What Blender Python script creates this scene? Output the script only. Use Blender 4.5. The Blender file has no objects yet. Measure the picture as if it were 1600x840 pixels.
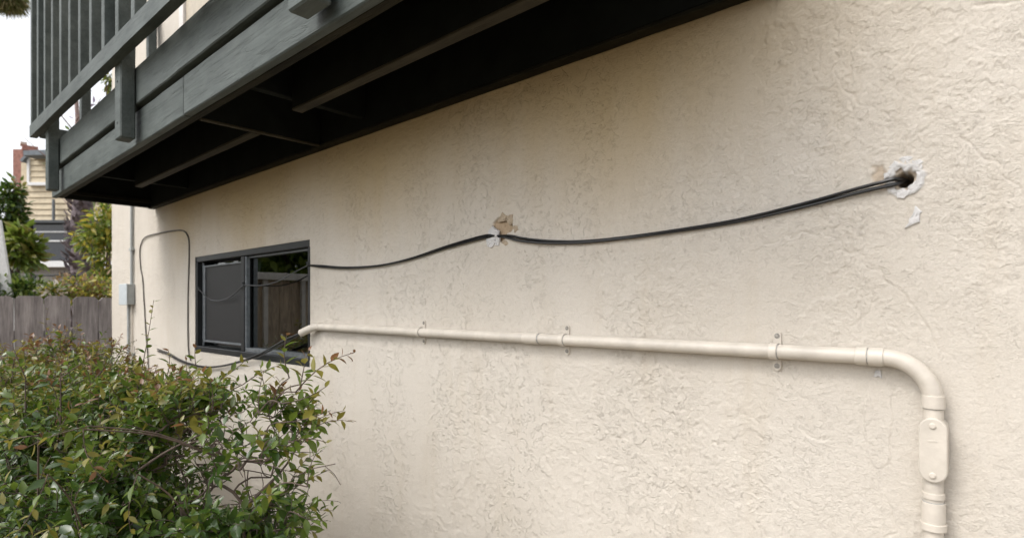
import bpy, bmesh, math, random
import numpy as np
from mathutils import Vector, Matrix

random.seed(7)
RNG = np.random.default_rng(11)
R = math.radians
SC = bpy.context.scene
COL = SC.collection

# ------------------------------------------------------------------ camera
D, H, F = 1.4, 1.6, 900.0            # metres to wall, eye height, focal length in photo pixels
ANG = math.atan2(990.0, F)
CA, SA = math.cos(ANG), math.sin(ANG)
YH = 478.0
cam_d = bpy.data.cameras.new('camera')
cam = bpy.data.objects.new('camera', cam_d)
COL.objects.link(cam)
cam.location = (0, -D, H)
cam.rotation_euler = (R(90), 0, math.asin(CA))
cam_d.sensor_width = 36.0
cam_d.lens = 36.0 * F / 1600.0
cam_d.shift_y = 58.0 / 1600.0
cam_d.clip_start = 0.05
cam_d.clip_end = 2000
cam_d.dof.use_dof = True
cam_d.dof.focus_distance = 1.75
cam_d.dof.aperture_fstop = 3.4
SC.camera = cam

# ------------------------------------------------------------------ overcast daylight
SUN_EL, SUN_AZ = R(52), R(200)       # azimuth from +Y clockwise: the sun stands in front of the wall, a little to the left
world = bpy.data.worlds.new('World')
SC.world = world
world.use_nodes = True
wn, wl = world.node_tree.nodes, world.node_tree.links
wn.clear()
sky = wn.new('ShaderNodeTexSky')
sky.sky_type = 'NISHITA'
sky.sun_disc = False
sky.sun_elevation = SUN_EL
sky.sun_rotation = SUN_AZ
sky.air_density = 1.0
sky.dust_density = 3.0
sky.ozone_density = 1.0
hsv = wn.new('ShaderNodeHueSaturation')
hsv.inputs['Saturation'].default_value = 0.16     # cloud cover: nearly colourless
bg = wn.new('ShaderNodeBackground')
bg.inputs['Strength'].default_value = 0.15
wo = wn.new('ShaderNodeOutputWorld')
wl.new(sky.outputs[0], hsv.inputs['Color'])
wl.new(hsv.outputs[0], bg.inputs['Color'])
wl.new(bg.outputs[0], wo.inputs['Surface'])
sun_d = bpy.data.lights.new('sun', 'SUN')
sun_d.energy = 0.6
sun_d.angle = R(22)
sun_d.color = (1.0, 0.95, 0.88)
sun = bpy.data.objects.new('sun', sun_d)
COL.objects.link(sun)
sd = Vector((math.sin(SUN_AZ) * math.cos(SUN_EL), math.cos(SUN_AZ) * math.cos(SUN_EL), math.sin(SUN_EL)))
sun.rotation_euler = sd.to_track_quat('Z', 'Y').to_euler()
sun.location = (-3, -6, 9)
SC.view_settings.view_transform = 'Standard'
SC.view_settings.look = 'None'
SC.view_settings.exposure = 1.02
SC.view_settings.gamma = 1.0
SC.view_settings.use_curve_mapping = False
SC.cycles.max_bounces = 6
SC.cycles.diffuse_bounces = 3
SC.cycles.glossy_bounces = 3
SC.cycles.transparent_max_bounces = 12


# ------------------------------------------------------------------ layout helpers (photo survey -> metres)
def ray(px, py):
    u = (px - 800) / F
    return Vector((-CA + u * SA, SA + u * CA, (YH - py) / F))


def aty(px, py, y):
    d = ray(px, py)
    t = (y + D) / d.y
    return Vector((t * d.x, y, H + t * d.z))


def atd(px, py, t):
    d = ray(px, py)
    return Vector((t * d.x, -D + t * d.y, H + t * d.z))


# ------------------------------------------------------------------ materials
MATS = {}


def newmat(name):
    m = bpy.data.materials.new(name)
    m.use_nodes = True
    nt = m.node_tree
    b = nt.nodes['Principled BSDF']
    MATS[name] = m
    return m, nt, b


def node(nt, t, **kw):
    n = nt.nodes.new(t)
    for k, v in kw.items():
        if k in n.inputs:
            n.inputs[k].default_value = v
        else:
            setattr(n, k, v)
    return n


def ramp(nt, fac, stops):
    r = nt.nodes.new('ShaderNodeValToRGB')
    el = r.color_ramp.elements
    while len(el) < len(stops):
        el.new(0.5)
    for e, (p, c) in zip(el, stops):
        e.position = p
        e.color = (*c, 1) if len(c) == 3 else c
    nt.links.new(fac, r.inputs[0])
    return r.outputs[0]


def coords(nt, scale=(1, 1, 1), kind='Object', rand=False):
    tc = nt.nodes.new('ShaderNodeTexCoord')
    mp = nt.nodes.new('ShaderNodeMapping')
    mp.inputs['Scale'].default_value = scale
    nt.links.new(tc.outputs[kind], mp.inputs['Vector'])
    if rand:
        oi = nt.nodes.new('ShaderNodeObjectInfo')
        mul = node(nt, 'ShaderNodeMath', operation='MULTIPLY')
        mul.inputs[1].default_value = 37.0
        nt.links.new(oi.outputs['Random'], mul.inputs[0])
        nt.links.new(mul.outputs[0], mp.inputs['Location'])
    return mp.outputs[0]


def noise(nt, vec, scale, detail=3, rough=0.55, dist=0.0):
    n = nt.nodes.new('ShaderNodeTexNoise')
    n.inputs['Scale'].default_value = scale
    n.inputs['Detail'].default_value = detail
    n.inputs['Roughness'].default_value = rough
    n.inputs['Distortion'].default_value = dist
    nt.links.new(vec, n.inputs['Vector'])
    return n.outputs['Fac']


def mix(nt, a, b, fac, mode='MIX'):
    m = nt.nodes.new('ShaderNodeMix')
    m.data_type = 'RGBA'
    m.blend_type = mode
    for sock, v in ((m.inputs[6], a), (m.inputs[7], b)):
        if isinstance(v, tuple):
            sock.default_value = (*v, 1)
        else:
            nt.links.new(v, sock)
    if isinstance(fac, (int, float)):
        m.inputs[0].default_value = fac
    else:
        nt.links.new(fac, m.inputs[0])
    return m.outputs[2]


def bump(nt, bsdf, height, dist, strength=1.0, prev=None):
    b = nt.nodes.new('ShaderNodeBump')
    b.inputs['Strength'].default_value = strength
    b.inputs['Distance'].default_value = dist
    nt.links.new(height, b.inputs['Height'])
    if prev is not None:
        nt.links.new(prev, b.inputs['Normal'])
    nt.links.new(b.outputs[0], bsdf.inputs['Normal'])
    return b.outputs[0]


def simple(name, base, rough=0.6, var=0.25, scale=30, bdist=0.0, bscale=None, spec=0.5, metal=0.0, stretch=(1, 1, 1), rand=False):
    m, nt, b = newmat(name)
    v = coords(nt, stretch, rand=rand)
    n = noise(nt, v, scale, 4, 0.6)
    lo = tuple(c * (1 - var) for c in base)
    hi = tuple(min(1, c * (1 + var)) for c in base)
    nt.links.new(ramp(nt, n, [(0.3, lo), (0.7, hi)]), b.inputs['Base Color'])
    b.inputs['Roughness'].default_value = rough
    b.inputs['Specular IOR Level'].default_value = spec
    b.inputs['Metallic'].default_value = metal
    if bdist:
        bump(nt, b, noise(nt, v, bscale or scale * 3, 3), bdist)
    return m


# cream stucco: paint, faint stains, fine grit; exposed brown coat and old plaster by vertex masks
def stucco_mat():
    m, nt, b = newmat('stucco')
    v = coords(nt)
    base = ramp(nt, noise(nt, v, 1.7, 5, 0.6), [(0.3, (0.602, 0.547, 0.472)), (0.7, (0.658, 0.606, 0.537))])
    vs = coords(nt, (5.0, 1, 0.55))
    streak = ramp(nt, noise(nt, vs, 2.2, 6, 0.65), [(0.52, (0, 0, 0)), (0.80, (0.26, 0.26, 0.26))])
    c = mix(nt, base, (0.52, 0.43, 0.31), streak)
    spots = ramp(nt, noise(nt, v, 42, 4, 0.7), [(0.60, (0, 0, 0)), (0.74, (0.20, 0.20, 0.20))])
    c = mix(nt, c, (0.45, 0.37, 0.27), spots)
    fine = ramp(nt, noise(nt, v, 260, 2), [(0.25, (0.93, 0.93, 0.93)), (0.75, (1.04, 1.04, 1.04))])
    c = mix(nt, c, fine, 1.0, 'MULTIPLY')
    a1 = nt.nodes.new('ShaderNodeAttribute')
    a1.attribute_name = 'brown'
    browncol = ramp(nt, noise(nt, v, 90, 4, 0.7), [(0.3, (0.34, 0.24, 0.15)), (0.7, (0.50, 0.38, 0.26))])
    c = mix(nt, c, browncol, a1.outputs['Fac'])
    a2 = nt.nodes.new('ShaderNodeAttribute')
    a2.attribute_name = 'stain_shade'
    c = mix(nt, c, (0.50, 0.372, 0.190), a2.outputs['Fac'])  # ochre staining that also paints in the warm dim light below the deck
    a3 = nt.nodes.new('ShaderNodeAttribute')
    a3.attribute_name = 'white'
    c = mix(nt, c, (0.60, 0.585, 0.57), a3.outputs['Fac'])
    nt.links.new(c, b.inputs['Base Color'])
    b.inputs['Roughness'].default_value = 0.82
    b.inputs['Specular IOR Level'].default_value = 0.25
    n1 = bump(nt, b, noise(nt, v, 240, 4, 0.7, 0.6), 0.0011, 0.85)
    vd = coords(nt, (1, 1, 1.5))
    dab = ramp(nt, noise(nt, vd, 125, 3.5, 0.6, 1.1), [(0.38, (0, 0, 0)), (0.52, (0.75, 0.75, 0.75)), (0.70, (1, 1, 1))])
    gx = nt.nodes.new('ShaderNodeSeparateXYZ')
    nt.links.new(coords(nt), gx.inputs[0])
    near = node(nt, 'ShaderNodeMapRange')
    for i, q in enumerate((-1.4, -0.1, 0.30, 1.0)):
        near.inputs[i + 1].default_value = q
    nt.links.new(gx.outputs[0], near.inputs[0])
    rough_zone = ramp(nt, noise(nt, coords(nt, (1, 1, 0.8)), 2.3, 5, 0.62, 0.4), [(0.44, (0.40, 0.40, 0.40)), (0.58, (1, 1, 1))])
    dabm = mix(nt, (0.5, 0.5, 0.5), mix(nt, (0.5, 0.5, 0.5), dab, near.outputs[0]), rough_zone)
    n2 = bump(nt, b, dabm, 0.0015, 0.50, n1)
    # short ragged trowel edges, in patches
    line = ramp(nt, noise(nt, v, 21, 5, 0.6, 1.4), [(0.486, (0, 0, 0)), (0.496, (1, 1, 1)), (0.60, (0, 0, 0))])
    seg = ramp(nt, noise(nt, v, 46, 2), [(0.47, (0, 0, 0)), (0.53, (1, 1, 1))])
    msk = ramp(nt, noise(nt, coords(nt, (1.3, 1, 0.6)), 3.4, 4, 0.6), [(0.42, (0, 0, 0)), (0.56, (1, 1, 1))])
    far = node(nt, 'ShaderNodeMapRange')
    for i, q in enumerate((-1.2, -0.2, 1.0, 0.45)):
        far.inputs[i + 1].default_value = q
    nt.links.new(gx.outputs[0], far.inputs[0])
    lm = mix(nt, (0, 0, 0), mix(nt, (0, 0, 0), line, mix(nt, (0, 0, 0), seg, msk)), far.outputs[0])
    n3 = bump(nt, b, lm, 0.0028, 0.72, n2)
    line2 = ramp(nt, noise(nt, vd, 58, 5, 0.65, 1.4), [(0.484, (0, 0, 0)), (0.495, (1, 1, 1)), (0.60, (0, 0, 0))])
    seg2 = ramp(nt, noise(nt, v, 80, 2), [(0.50, (0, 0, 0)), (0.56, (0.8, 0.8, 0.8))])
    bump(nt, b, mix(nt, (0, 0, 0), mix(nt, (0, 0, 0), line2, seg2), rough_zone), 0.0013, 0.55, n3)
    return m


def paintwood(name, dark, light, gscale=1.0, spec=0.35):
    m, nt, b = newmat(name)
    v = coords(nt, (1.2, 14, 14), rand=True)
    g = noise(nt, v, 6, 6, 0.65, 0.4)
    v2 = coords(nt, rand=True)
    blot = noise(nt, v2, 3.0, 5, 0.65)
    c = mix(nt, ramp(nt, blot, [(0.32, dark), (0.68, light)]), ramp(nt, g, [(0.35, (0.72, 0.72, 0.72)), (0.62, (1.08, 1.08, 1.08))]), 0.8, 'MULTIPLY')
    fade = ramp(nt, noise(nt, coords(nt, (1.0, 3.0, 3.0), rand=True), 2.6, 6, 0.7), [(0.46, (0, 0, 0)), (0.66, (0.62, 0.62, 0.62))])
    c = mix(nt, c, tuple(min(1, x * 1.30) for x in light), fade)
    chips = ramp(nt, noise(nt, v2, 24, 6, 0.75), [(0.66, (0, 0, 0)), (0.72, (0.5, 0.5, 0.5))])
    c = mix(nt, c, tuple(min(1, x * 1.7) for x in light), chips)
    nt.links.new(c, b.inputs['Base Color'])
    b.inputs['Roughness'].default_value = 0.62
    b.inputs['Specular IOR Level'].default_value = spec
    n1 = bump(nt, b, g, 0.0022 * gscale, 0.8)
    crack = ramp(nt, noise(nt, coords(nt, (0.5, 9, 9), rand=True), 4, 3, 0.5, 0.3), [(0.485, (1, 1, 1)), (0.5, (0, 0, 0)), (0.515, (1, 1, 1))])
    bump(nt, b, crack, 0.0016, 0.7, n1)
    return m


def leafmat(name, base, tint, rough=0.27):
    m, nt, b = newmat(name)
    v = coords(nt, kind='Generated')
    tc = nt.nodes.new('ShaderNodeTexCoord')
    n = noise(nt, tc.outputs['Object'], 23, 3, 0.6)
    nt.links.new(ramp(nt, n, [(0.3, base), (0.7, tint)]), b.inputs['Base Color'])
    b.inputs['Roughness'].default_value = rough
    b.inputs['Specular IOR Level'].default_value = 0.55
    tr = nt.nodes.new('ShaderNodeBsdfTranslucent')
    tr.inputs['Color'].default_value = (*[min(1, x * 1.9) for x in tint], 1)
    ms = nt.nodes.new('ShaderNodeMixShader')
    ms.inputs[0].default_value = 0.26
    nt.links.new(b.outputs[0], ms.inputs[1])
    nt.links.new(tr.outputs[0], ms.inputs[2])
    nt.links.new(ms.outputs[0], nt.nodes['Material Output'].inputs['Surface'])
    return m


def glassmat():
    m, nt, b = newmat('window_glass')
    nt.nodes.remove(b)
    fr = node(nt, 'ShaderNodeFresnel', IOR=2.35)
    gl = nt.nodes.new('ShaderNodeBsdfGlossy')
    gl.inputs['Roughness'].default_value = 0.0
    gl.inputs['Color'].default_value = (0.95, 0.98, 0.97, 1)
    tr = nt.nodes.new('ShaderNodeBsdfTransparent')
    tr.inputs['Color'].default_value = (0.62, 0.66, 0.64, 1)
    ms = nt.nodes.new('ShaderNodeMixShader')
    nt.links.new(fr.outputs[0], ms.inputs[0])
    nt.links.new(tr.outputs[0], ms.inputs[1])
    nt.links.new(gl.outputs[0], ms.inputs[2])
    nt.links.new(ms.outputs[0], nt.nodes['Material Output'].inputs['Surface'])
    return m


STUCCO = stucco_mat()
GREEN = paintwood('dark_green_paint', (0.054, 0.067, 0.062), (0.096, 0.111, 0.105))
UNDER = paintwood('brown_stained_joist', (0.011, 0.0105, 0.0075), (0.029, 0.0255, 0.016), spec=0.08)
LITSTRIP = paintwood('brown_lit_strip', (0.030, 0.026, 0.018), (0.062, 0.053, 0.036), spec=0.1)  # lighter brown: light on the framing bottoms put into the colour
SHADEBLACK = simple('shade_black', (0.011, 0.0125, 0.0108), 0.9, 0.3, 9, spec=0.1)  # near-black: the shade under the deck put into the colour
BRONZE = simple('bronze_frame', (0.019, 0.0205, 0.022), 0.42, 0.3, 14)
SILVER = simple('worn_aluminium', (0.24, 0.26, 0.28), 0.38, 0.25, 40, metal=0.6)
SCREEN = simple('insect_screen', (0.019, 0.019, 0.020), 0.50, 0.2, 300, 0.0006, 900)
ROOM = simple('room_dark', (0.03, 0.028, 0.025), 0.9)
CURTAIN = simple('curtain', (0.30, 0.28, 0.22), 0.9)
GLASS = glassmat()
PVC = simple('cream_painted_pvc', (0.60, 0.546, 0.474), 0.40, 0.12, 14, 0.0008, 70)
PVCG = simple('grey_edge_shade', (0.36, 0.35, 0.33), 0.6, 0.3, 60)
STEEL = simple('zinc_screw', (0.33, 0.31, 0.28), 0.45, 0.4, 120, metal=0.5)
CABLE = simple('black_cable_jacket', (0.009, 0.009, 0.010), 0.34, 0.35, 40)
GREYCABLE = simple('grey_cable_jacket', (0.060, 0.062, 0.065), 0.42, 0.3, 40)
TANCABLE = simple('weathered_cable', (0.10, 0.090, 0.078), 0.6, 0.4, 14)
PLASTER = simple('white_plaster', (0.62, 0.605, 0.595), 0.85, 0.10, 35, 0.0012, 120)
CRUMB = simple('brown_coat_crumb', (0.42, 0.34, 0.25), 0.95, 0.3, 60, 0.002, 160)
BOXG = simple('grey_metal_box', (0.36, 0.38, 0.38), 0.5, 0.12, 20)
BARK = simple('twig_bark', (0.11, 0.080, 0.062), 0.85, 0.4, 30, 0.001, 140)
SOIL = simple('soil', (0.15, 0.118, 0.076), 0.95, 0.45, 5, 0.02, 30)
LEAFM = [leafmat('leaf_deep', (0.022, 0.050, 0.009), (0.055, 0.102, 0.017)),
         leafmat('leaf_mid', (0.060, 0.100, 0.013), (0.122, 0.172, 0.026)),
         leafmat('leaf_olive', (0.120, 0.122, 0.018), (0.215, 0.190, 0.036), 0.38),
         leafmat('leaf_bronze', (0.125, 0.058, 0.026), (0.200, 0.100, 0.040), 0.36)]


# ------------------------------------------------------------------ object helpers
def tag(o, label=None, cat=None, group=None, kind=None):
    for k, v in (('label', label), ('category', cat), ('group', group), ('kind', kind)):
        if v:
            o[k] = v
    return o


def empty(name, loc=(0, 0, 0), label=None, cat=None, group=None):
    o = bpy.data.objects.new(name, None)
    o.location = loc
    o.empty_display_size = 0.05
    COL.objects.link(o)
    return tag(o, label, cat, group)


def link(name, me, mat=None, parent=None, loc=None):
    o = bpy.data.objects.new(name, me)
    if mat is not None:
        for m in (mat if isinstance(mat, list) else [mat]):
            me.materials.append(m)
    COL.objects.link(o)
    if loc is not None:
        o.location = loc
    if parent is not None:
        o.parent = parent
        chain = Vector((0, 0, 0))
        p = parent
        while p is not None:                      # parents are never rotated or scaled
            chain += p.location
            p = p.parent
        o.location = Vector(o.location) - chain
    return o


def from_bm(name, bm, mat=None, parent=None, loc=None, smooth=False):
    me = bpy.data.meshes.new(name)
    bmesh.ops.recalc_face_normals(bm, faces=bm.faces)
    bm.to_mesh(me)
    bm.free()
    if smooth:
        me.polygons.foreach_set('use_smooth', [True] * len(me.polygons))
    return link(name, me, mat, parent, loc)


def box(name, a, b, mat, parent=None, bev=0.003, rough=0.0, segs=1):
    """box from corner a to corner b; its origin at the centre, edges eased"""
    a, b = Vector(a), Vector(b)
    c = (a + b) / 2
    s = Vector([abs(b[i] - a[i]) for i in range(3)])
    bm = bmesh.new()
    bmesh.ops.create_cube(bm, size=1)
    bmesh.ops.scale(bm, vec=s, verts=bm.verts)
    if rough:
        long = max(range(3), key=lambda i: s[i])
        es = [e for e in bm.edges if abs(e.verts[0].co[long] - e.verts[1].co[long]) > 0.5 * s[long]]
        bmesh.ops.subdivide_edges(bm, edges=es, cuts=max(3, int(s[long] / 0.12)), use_grid_fill=True)
        for v in bm.verts:
            for i in range(3):
                if i != long:
                    v.co[i] += random.uniform(-rough, rough)
    if bev:
        bev = min(bev, min(s) * 0.4)
        es = [e for e in bm.edges if len(e.link_faces) == 2 and e.calc_face_angle(0) > 0.8]
        bmesh.ops.bevel(bm, geom=es, offset=bev, segments=segs, affect='EDGES', profile=0.6)
    return from_bm(name, bm, mat, parent, c)


def frames(pts):
    n = len(pts)
    tan = [(pts[min(i + 1, n - 1)] - pts[max(i - 1, 0)]).normalized() for i in range(n)]
    up = Vector((0, 0, 1)) if abs(tan[0].z) < 0.9 else Vector((1, 0, 0))
    u = (up - tan[0] * up.dot(tan[0])).normalized()
    out = []
    for t in tan:
        u = (u - t * u.dot(t)).normalized()
        out.append((u, t.cross(u)))
    return out


def tube_bm(bm, pts, rad, seg=10, caps=True):
    pts = [Vector(p) for p in pts]
    fr = frames(pts)
    rings = []
    for i, (p, (u, w)) in enumerate(zip(pts, fr)):
        r = rad[i] if isinstance(rad, (list, tuple)) else rad
        rings.append([bm.verts.new(p + (u * math.cos(k * 2 * math.pi / seg) + w * math.sin(k * 2 * math.pi / seg)) * r) for k in range(seg)])
    for a, b in zip(rings, rings[1:]):
        for k in range(seg):
            bm.faces.new((a[k], a[(k + 1) % seg], b[(k + 1) % seg], b[k]))
    if caps:
        bm.faces.new(rings[0][::-1])
        bm.faces.new(rings[-1])


def tube(name, pts, rad, mat, parent=None, seg=12):
    c = Vector(pts[0])
    bm = bmesh.new()
    tube_bm(bm, [Vector(p) - c for p in pts], rad, seg)
    o = from_bm(name, bm, mat, parent, c, smooth=True)
    o.data.set_sharp_from_angle(angle=R(32))
    return o


def spline(pts, n=8):
    """Catmull-Rom through the points"""
    P = [Vector(p) for p in pts]
    P = [P[0] * 2 - P[1]] + P + [P[-1] * 2 - P[-2]]
    out = []
    for i in range(1, len(P) - 2):
        for k in range(n):
            t = k / n
            a, b, c, d = P[i - 1], P[i], P[i + 1], P[i + 2]
            out.append(0.5 * ((2 * b) + (c - a) * t + (2 * a - 5 * b + 4 * c - d) * t * t + (3 * b - a - 3 * c + d) * t ** 3))
    out.append(P[-2])
    return out


# ------------------------------------------------------------------ numpy noise
def perlin(x, y, seed=0):
    rng = np.random.default_rng(seed + 1000)
    perm = rng.permutation(256)
    perm = np.concatenate([perm, perm])
    ang = rng.uniform(0, 2 * np.pi, 256)
    gx, gy = np.cos(ang), np.sin(ang)
    xi, yi = np.floor(x).astype(int), np.floor(y).astype(int)
    xf, yf = x - xi, y - yi
    u = xf * xf * xf * (xf * (xf * 6 - 15) + 10)
    v = yf * yf * yf * (yf * (yf * 6 - 15) + 10)

    def g(ix, iy, dx, dy):
        h = perm[perm[ix & 255] + (iy & 255)]
        return gx[h] * dx + gy[h] * dy
    a = g(xi, yi, xf, yf)
    b = g(xi + 1, yi, xf - 1, yf)
    c = g(xi, yi + 1, xf, yf - 1)
    d = g(xi + 1, yi + 1, xf - 1, yf - 1)
    return (a + u * (b - a)) * (1 - v) + (c + u * (d - c)) * v


def sstep(a, b, x):
    t = np.clip((x - a) / (b - a), 0, 1)
    return t * t * (3 - 2 * t)


# ================================================================== SETTING
bm = bmesh.new()
bmesh.ops.create_grid(bm, x_segments=60, y_segments=60, size=150)
for v in bm.verts:
    d = v.co.length
    if d > 12:
        v.co.z += random.uniform(-0.05, 0.05)
ground = from_bm('ground', bm, SOIL, None, (0, 0, 0))
tag(ground, kind='structure')

# ================================================================== HOUSE
HX0 = aty(175, 400, 0).x                      # far corner of the house
WX0, WX1, WZ0, WZ1 = -4.085, -2.591, 1.306, 1.921
HOLE = aty(1413, 281, 0)
MID = aty(783, 357, 0)
house = empty('stucco_house', (0, 0, 0), 'cream stucco house wall with cables, conduit and dark sliding window', 'house')


def wall_mesh():
    px = np.concatenate([np.arange(175, 1640, 1.75)])
    u = (px - 800) / F
    xs = (D / (SA + u * CA)) * (-CA + u * SA)
    xs = xs[xs < 0.02]
    xs = np.concatenate([[HX0], xs[xs > HX0 + 0.004], np.arange(0.023, 0.4, 0.004), np.linspace(0.4, 4.0, 60)])
    zs = np.concatenate([np.linspace(0, 0.5, 10)[:-1], np.arange(0.5, 1.12, 0.0042), np.arange(1.12, 2.345, 0.0023), np.linspace(2.36, 5.6, 70)])

    def snap(arr, val):
        arr[np.argmin(np.abs(arr - val))] = val
    for val in (WX0, WX1):
        snap(xs, val)
    for val in (WZ0, WZ1):
        snap(zs, val)
    X, Z = np.meshgrid(xs, zs)
    wx = X + 0.007 * perlin(X * 55, Z * 55, 1) + 0.003 * perlin(X * 140, Z * 140, 2)
    wz = Z + 0.007 * perlin(X * 55, Z * 55, 3) + 0.003 * perlin(X * 140, Z * 140, 4)
    n1 = perlin(wx * 19, wz * 17, 5) + 0.5 * perlin(wx * 41, wz * 41, 6) + 0.25 * perlin(wx * 90, wz * 90, 7)
    n2 = perlin(wx * 34, wz * 30, 8) + 0.5 * perlin(wx * 75, wz * 75, 9)
    mask = sstep(-0.22, 0.25, perlin(X * 2.3, Z * 1.1, 10) + 0.5 * perlin(X * 6, Z * 3.5, 11))
    right = sstep(-1.1, -0.1, X)
    plate = sstep(-0.03, 0.05, n1 - 0.05) * 0.0009 + sstep(-0.02, 0.06, n2 - 0.12) * 0.0007
    worm = 1 - np.abs(perlin(wx * 95 + wz * 20, wz * 62, 12)) * 2.2
    grain = worm * 0.0007 + perlin(wx * 150, wz * 120, 13) * 0.0006
    hgt = plate * (0.20 + 1.0 * mask) + grain * (0.20 + 0.35 * mask + 0.55 * right * (0.35 + 0.65 * mask))
    hgt += 0.004 * perlin(X * 2.0, Z * 2.0, 14) + 0.0022 * perlin(X * 7, Z * 7, 15)
    # long trowel ridges and hairline cracks on the near part
    rid = np.abs(perlin(X * 3.1 + 0.05 * perlin(X * 30, Z * 30, 16), Z * 2.3, 17) + 0.06 * perlin(X * 25, Z * 25, 18))
    hgt -= 0.0018 * (1 - sstep(0.0, 0.012, rid)) * (0.25 + 0.75 * right) * sstep(-0.1, 0.2, perlin(X * 4, Z * 4, 19))
    brown = np.zeros_like(X)
    # cable hole: ragged crater and a deep round bore
    rr = np.hypot(X - HOLE.x, Z - HOLE.z)
    th = np.arctan2(Z - HOLE.z, X - HOLE.x)
    rag = 1 + 0.16 * np.sin(3 * th + 1) + 0.12 * np.sin(7 * th) + 0.5 * perlin(X * 80, Z * 80, 20)
    crater = 1 - sstep(0.016, 0.026, rr / rag * 1.0)
    hgt -= crater * 0.007
    brown = np.maximum(brown, (1 - sstep(0.020, 0.030, rr / rag)) * 0.45)
    white = sstep(0.020, 0.023, rr / rag) * (1 - sstep(0.032, 0.036, rr / (0.7 + 0.3 * rag)))
    hgt += white * 0.0025
    bore = 1 - sstep(0.0125, 0.0155, np.hypot((X - HOLE.x), (Z - HOLE.z)))
    hgt -= bore * 0.16
    # loosened edge left of the hole
    r2 = np.hypot((X - HOLE.x + 0.042) / 1.0, (Z - HOLE.z - 0.012) / 1.5) / (1 + 0.9 * perlin(X * 60, Z * 60, 21))
    hgt -= (1 - sstep(0.012, 0.017, r2)) * 0.003
    brown = np.maximum(brown, (1 - sstep(0.010, 0.018, r2)) * 0.6)
    # broken-out patch where the cable is anchored
    a = X - MID.x
    b = Z - MID.z
    r3 = np.hypot(a / 1.15, b * 0.95) * (1 + 0.75 * perlin(X * 26 + 3, Z * 26, 22) + 0.3 * perlin(X * 70, Z * 70, 23))
    spall = 1 - sstep(0.034, 0.041, r3)
    hgt = hgt * (1 - 0.6 * spall) - spall * 0.0075
    brown = np.maximum(brown, spall * 0.95)
    # a shallow old patch with a ridge under the conduit end
    q = aty(1372, 660, 0)
    r4 = np.hypot((X - q.x) / 0.5, (Z - q.z) / 1.9) * (1 + 0.3 * perlin(X * 30, Z * 30, 24))
    pat = 1 - sstep(0.048, 0.052, r4)
    hgt = hgt * (1 - 0.55 * pat) + pat * 0.0012
    # stucco tapers into the window edge
    dx = np.maximum(np.maximum(WX0 - X, X - WX1), 0)
    dz = np.maximum(np.maximum(WZ0 - Z, Z - WZ1), 0)
    edge = sstep(0.0, 0.010, np.hypot(dx, dz))
    hgt = hgt * edge
    stain_shade = 0.85 * sstep(1.80, 2.36, Z + 0.22 * perlin(X * 1.7, Z * 0.6, 30) + 0.05 * perlin(X * 14, Z * 3, 31)) * (1 - sstep(2.45, 2.5, Z)) * (1 - sstep(-0.85, 0.05, X)) * sstep(-4.9, -4.3, X)
    stain_shade = np.clip(stain_shade, 0, 0.85)  # ochre band: part staining, part warm under-deck light put into the colour
    ny, nx = X.shape
    co = np.stack([X, -hgt, Z], -1).reshape(-1, 3)
    i, j = np.meshgrid(np.arange(ny - 1), np.arange(nx - 1), indexing='ij')
    cx = (X[:-1, :-1] + X[1:, 1:]) / 2
    cz = (Z[:-1, :-1] + Z[1:, 1:]) / 2
    keep = ~((cx > WX0) & (cx < WX1) & (cz > WZ0) & (cz < WZ1))
    i, j = i[keep], j[keep]
    v0 = i * nx + j
    quads = np.stack([v0, v0 + 1, v0 + nx + 1, v0 + nx], -1).astype(np.int32)
    me = bpy.data.meshes.new('wall')
    me.vertices.add(len(co))
    me.vertices.foreach_set('co', co.ravel().astype(np.float32))
    nq = len(quads)
    me.loops.add(nq * 4)
    me.loops.foreach_set('vertex_index', quads.ravel())
    me.polygons.add(nq)
    me.polygons.foreach_set('loop_start', np.arange(nq, dtype=np.int32) * 4)
    me.polygons.foreach_set('use_smooth', np.ones(nq, dtype=bool))
    me.update(calc_edges=True)
    for nm, arr in (('brown', brown), ('stain_shade', stain_shade), ('white', white)):
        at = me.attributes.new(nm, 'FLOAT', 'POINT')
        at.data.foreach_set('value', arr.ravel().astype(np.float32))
    return me


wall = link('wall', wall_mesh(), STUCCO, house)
box('end_wall', (HX0 + 0.002, 0.004, 0), (HX0 + 0.2, 7, 5.6), STUCCO, house, 0.0)


# white plaster flakes and crumbs: ragged slabs a few millimetres thick
def flake(name, pts, y, th, mat, parent, label=None):
    c = sum((Vector((p[0], 0, p[1])) for p in pts), Vector()) / len(pts)
    bm = bmesh.new()
    ring = []
    n = len(pts)
    for k in range(n):
        p, q = pts[k], pts[(k + 1) % n]
        for t in (0, 0.33, 0.66):
            jx, jz = (random.uniform(-1, 1) * 0.0016 for _ in range(2))
            ring.append(Vector((p[0] + (q[0] - p[0]) * t + jx - c.x, 0, p[1] + (q[1] - p[1]) * t + jz - c.z)))
    outer = [bm.verts.new(p) for p in ring]
    inner = [bm.verts.new(p * 0.86 + Vector((0, -th * random.uniform(0.7, 1.2), 0))) for p in ring]
    mid = [bm.verts.new(p * 0.45 + Vector((0, -th * random.uniform(0.7, 1.5), 0))) for p in ring]
    top = bm.verts.new((0, -th * 1.1, 0))
    m = len(ring)
    for k in range(m):
        k2 = (k + 1) % m
        bm.faces.new((outer[k], outer[k2], inner[k2], inner[k]))
        bm.faces.new((inner[k], inner[k2], mid[k2], mid[k]))
        bm.faces.new((mid[k], mid[k2], top))
    bm.faces.new(outer[::-1])
    o = from_bm(name, bm, mat, parent, Vector((c.x, y, c.z)))
    if label:
        o['label'] = label
    return o


def P2(px, py):
    p = aty(px, py, -0.003)
    return (p.x, p.z)


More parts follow.
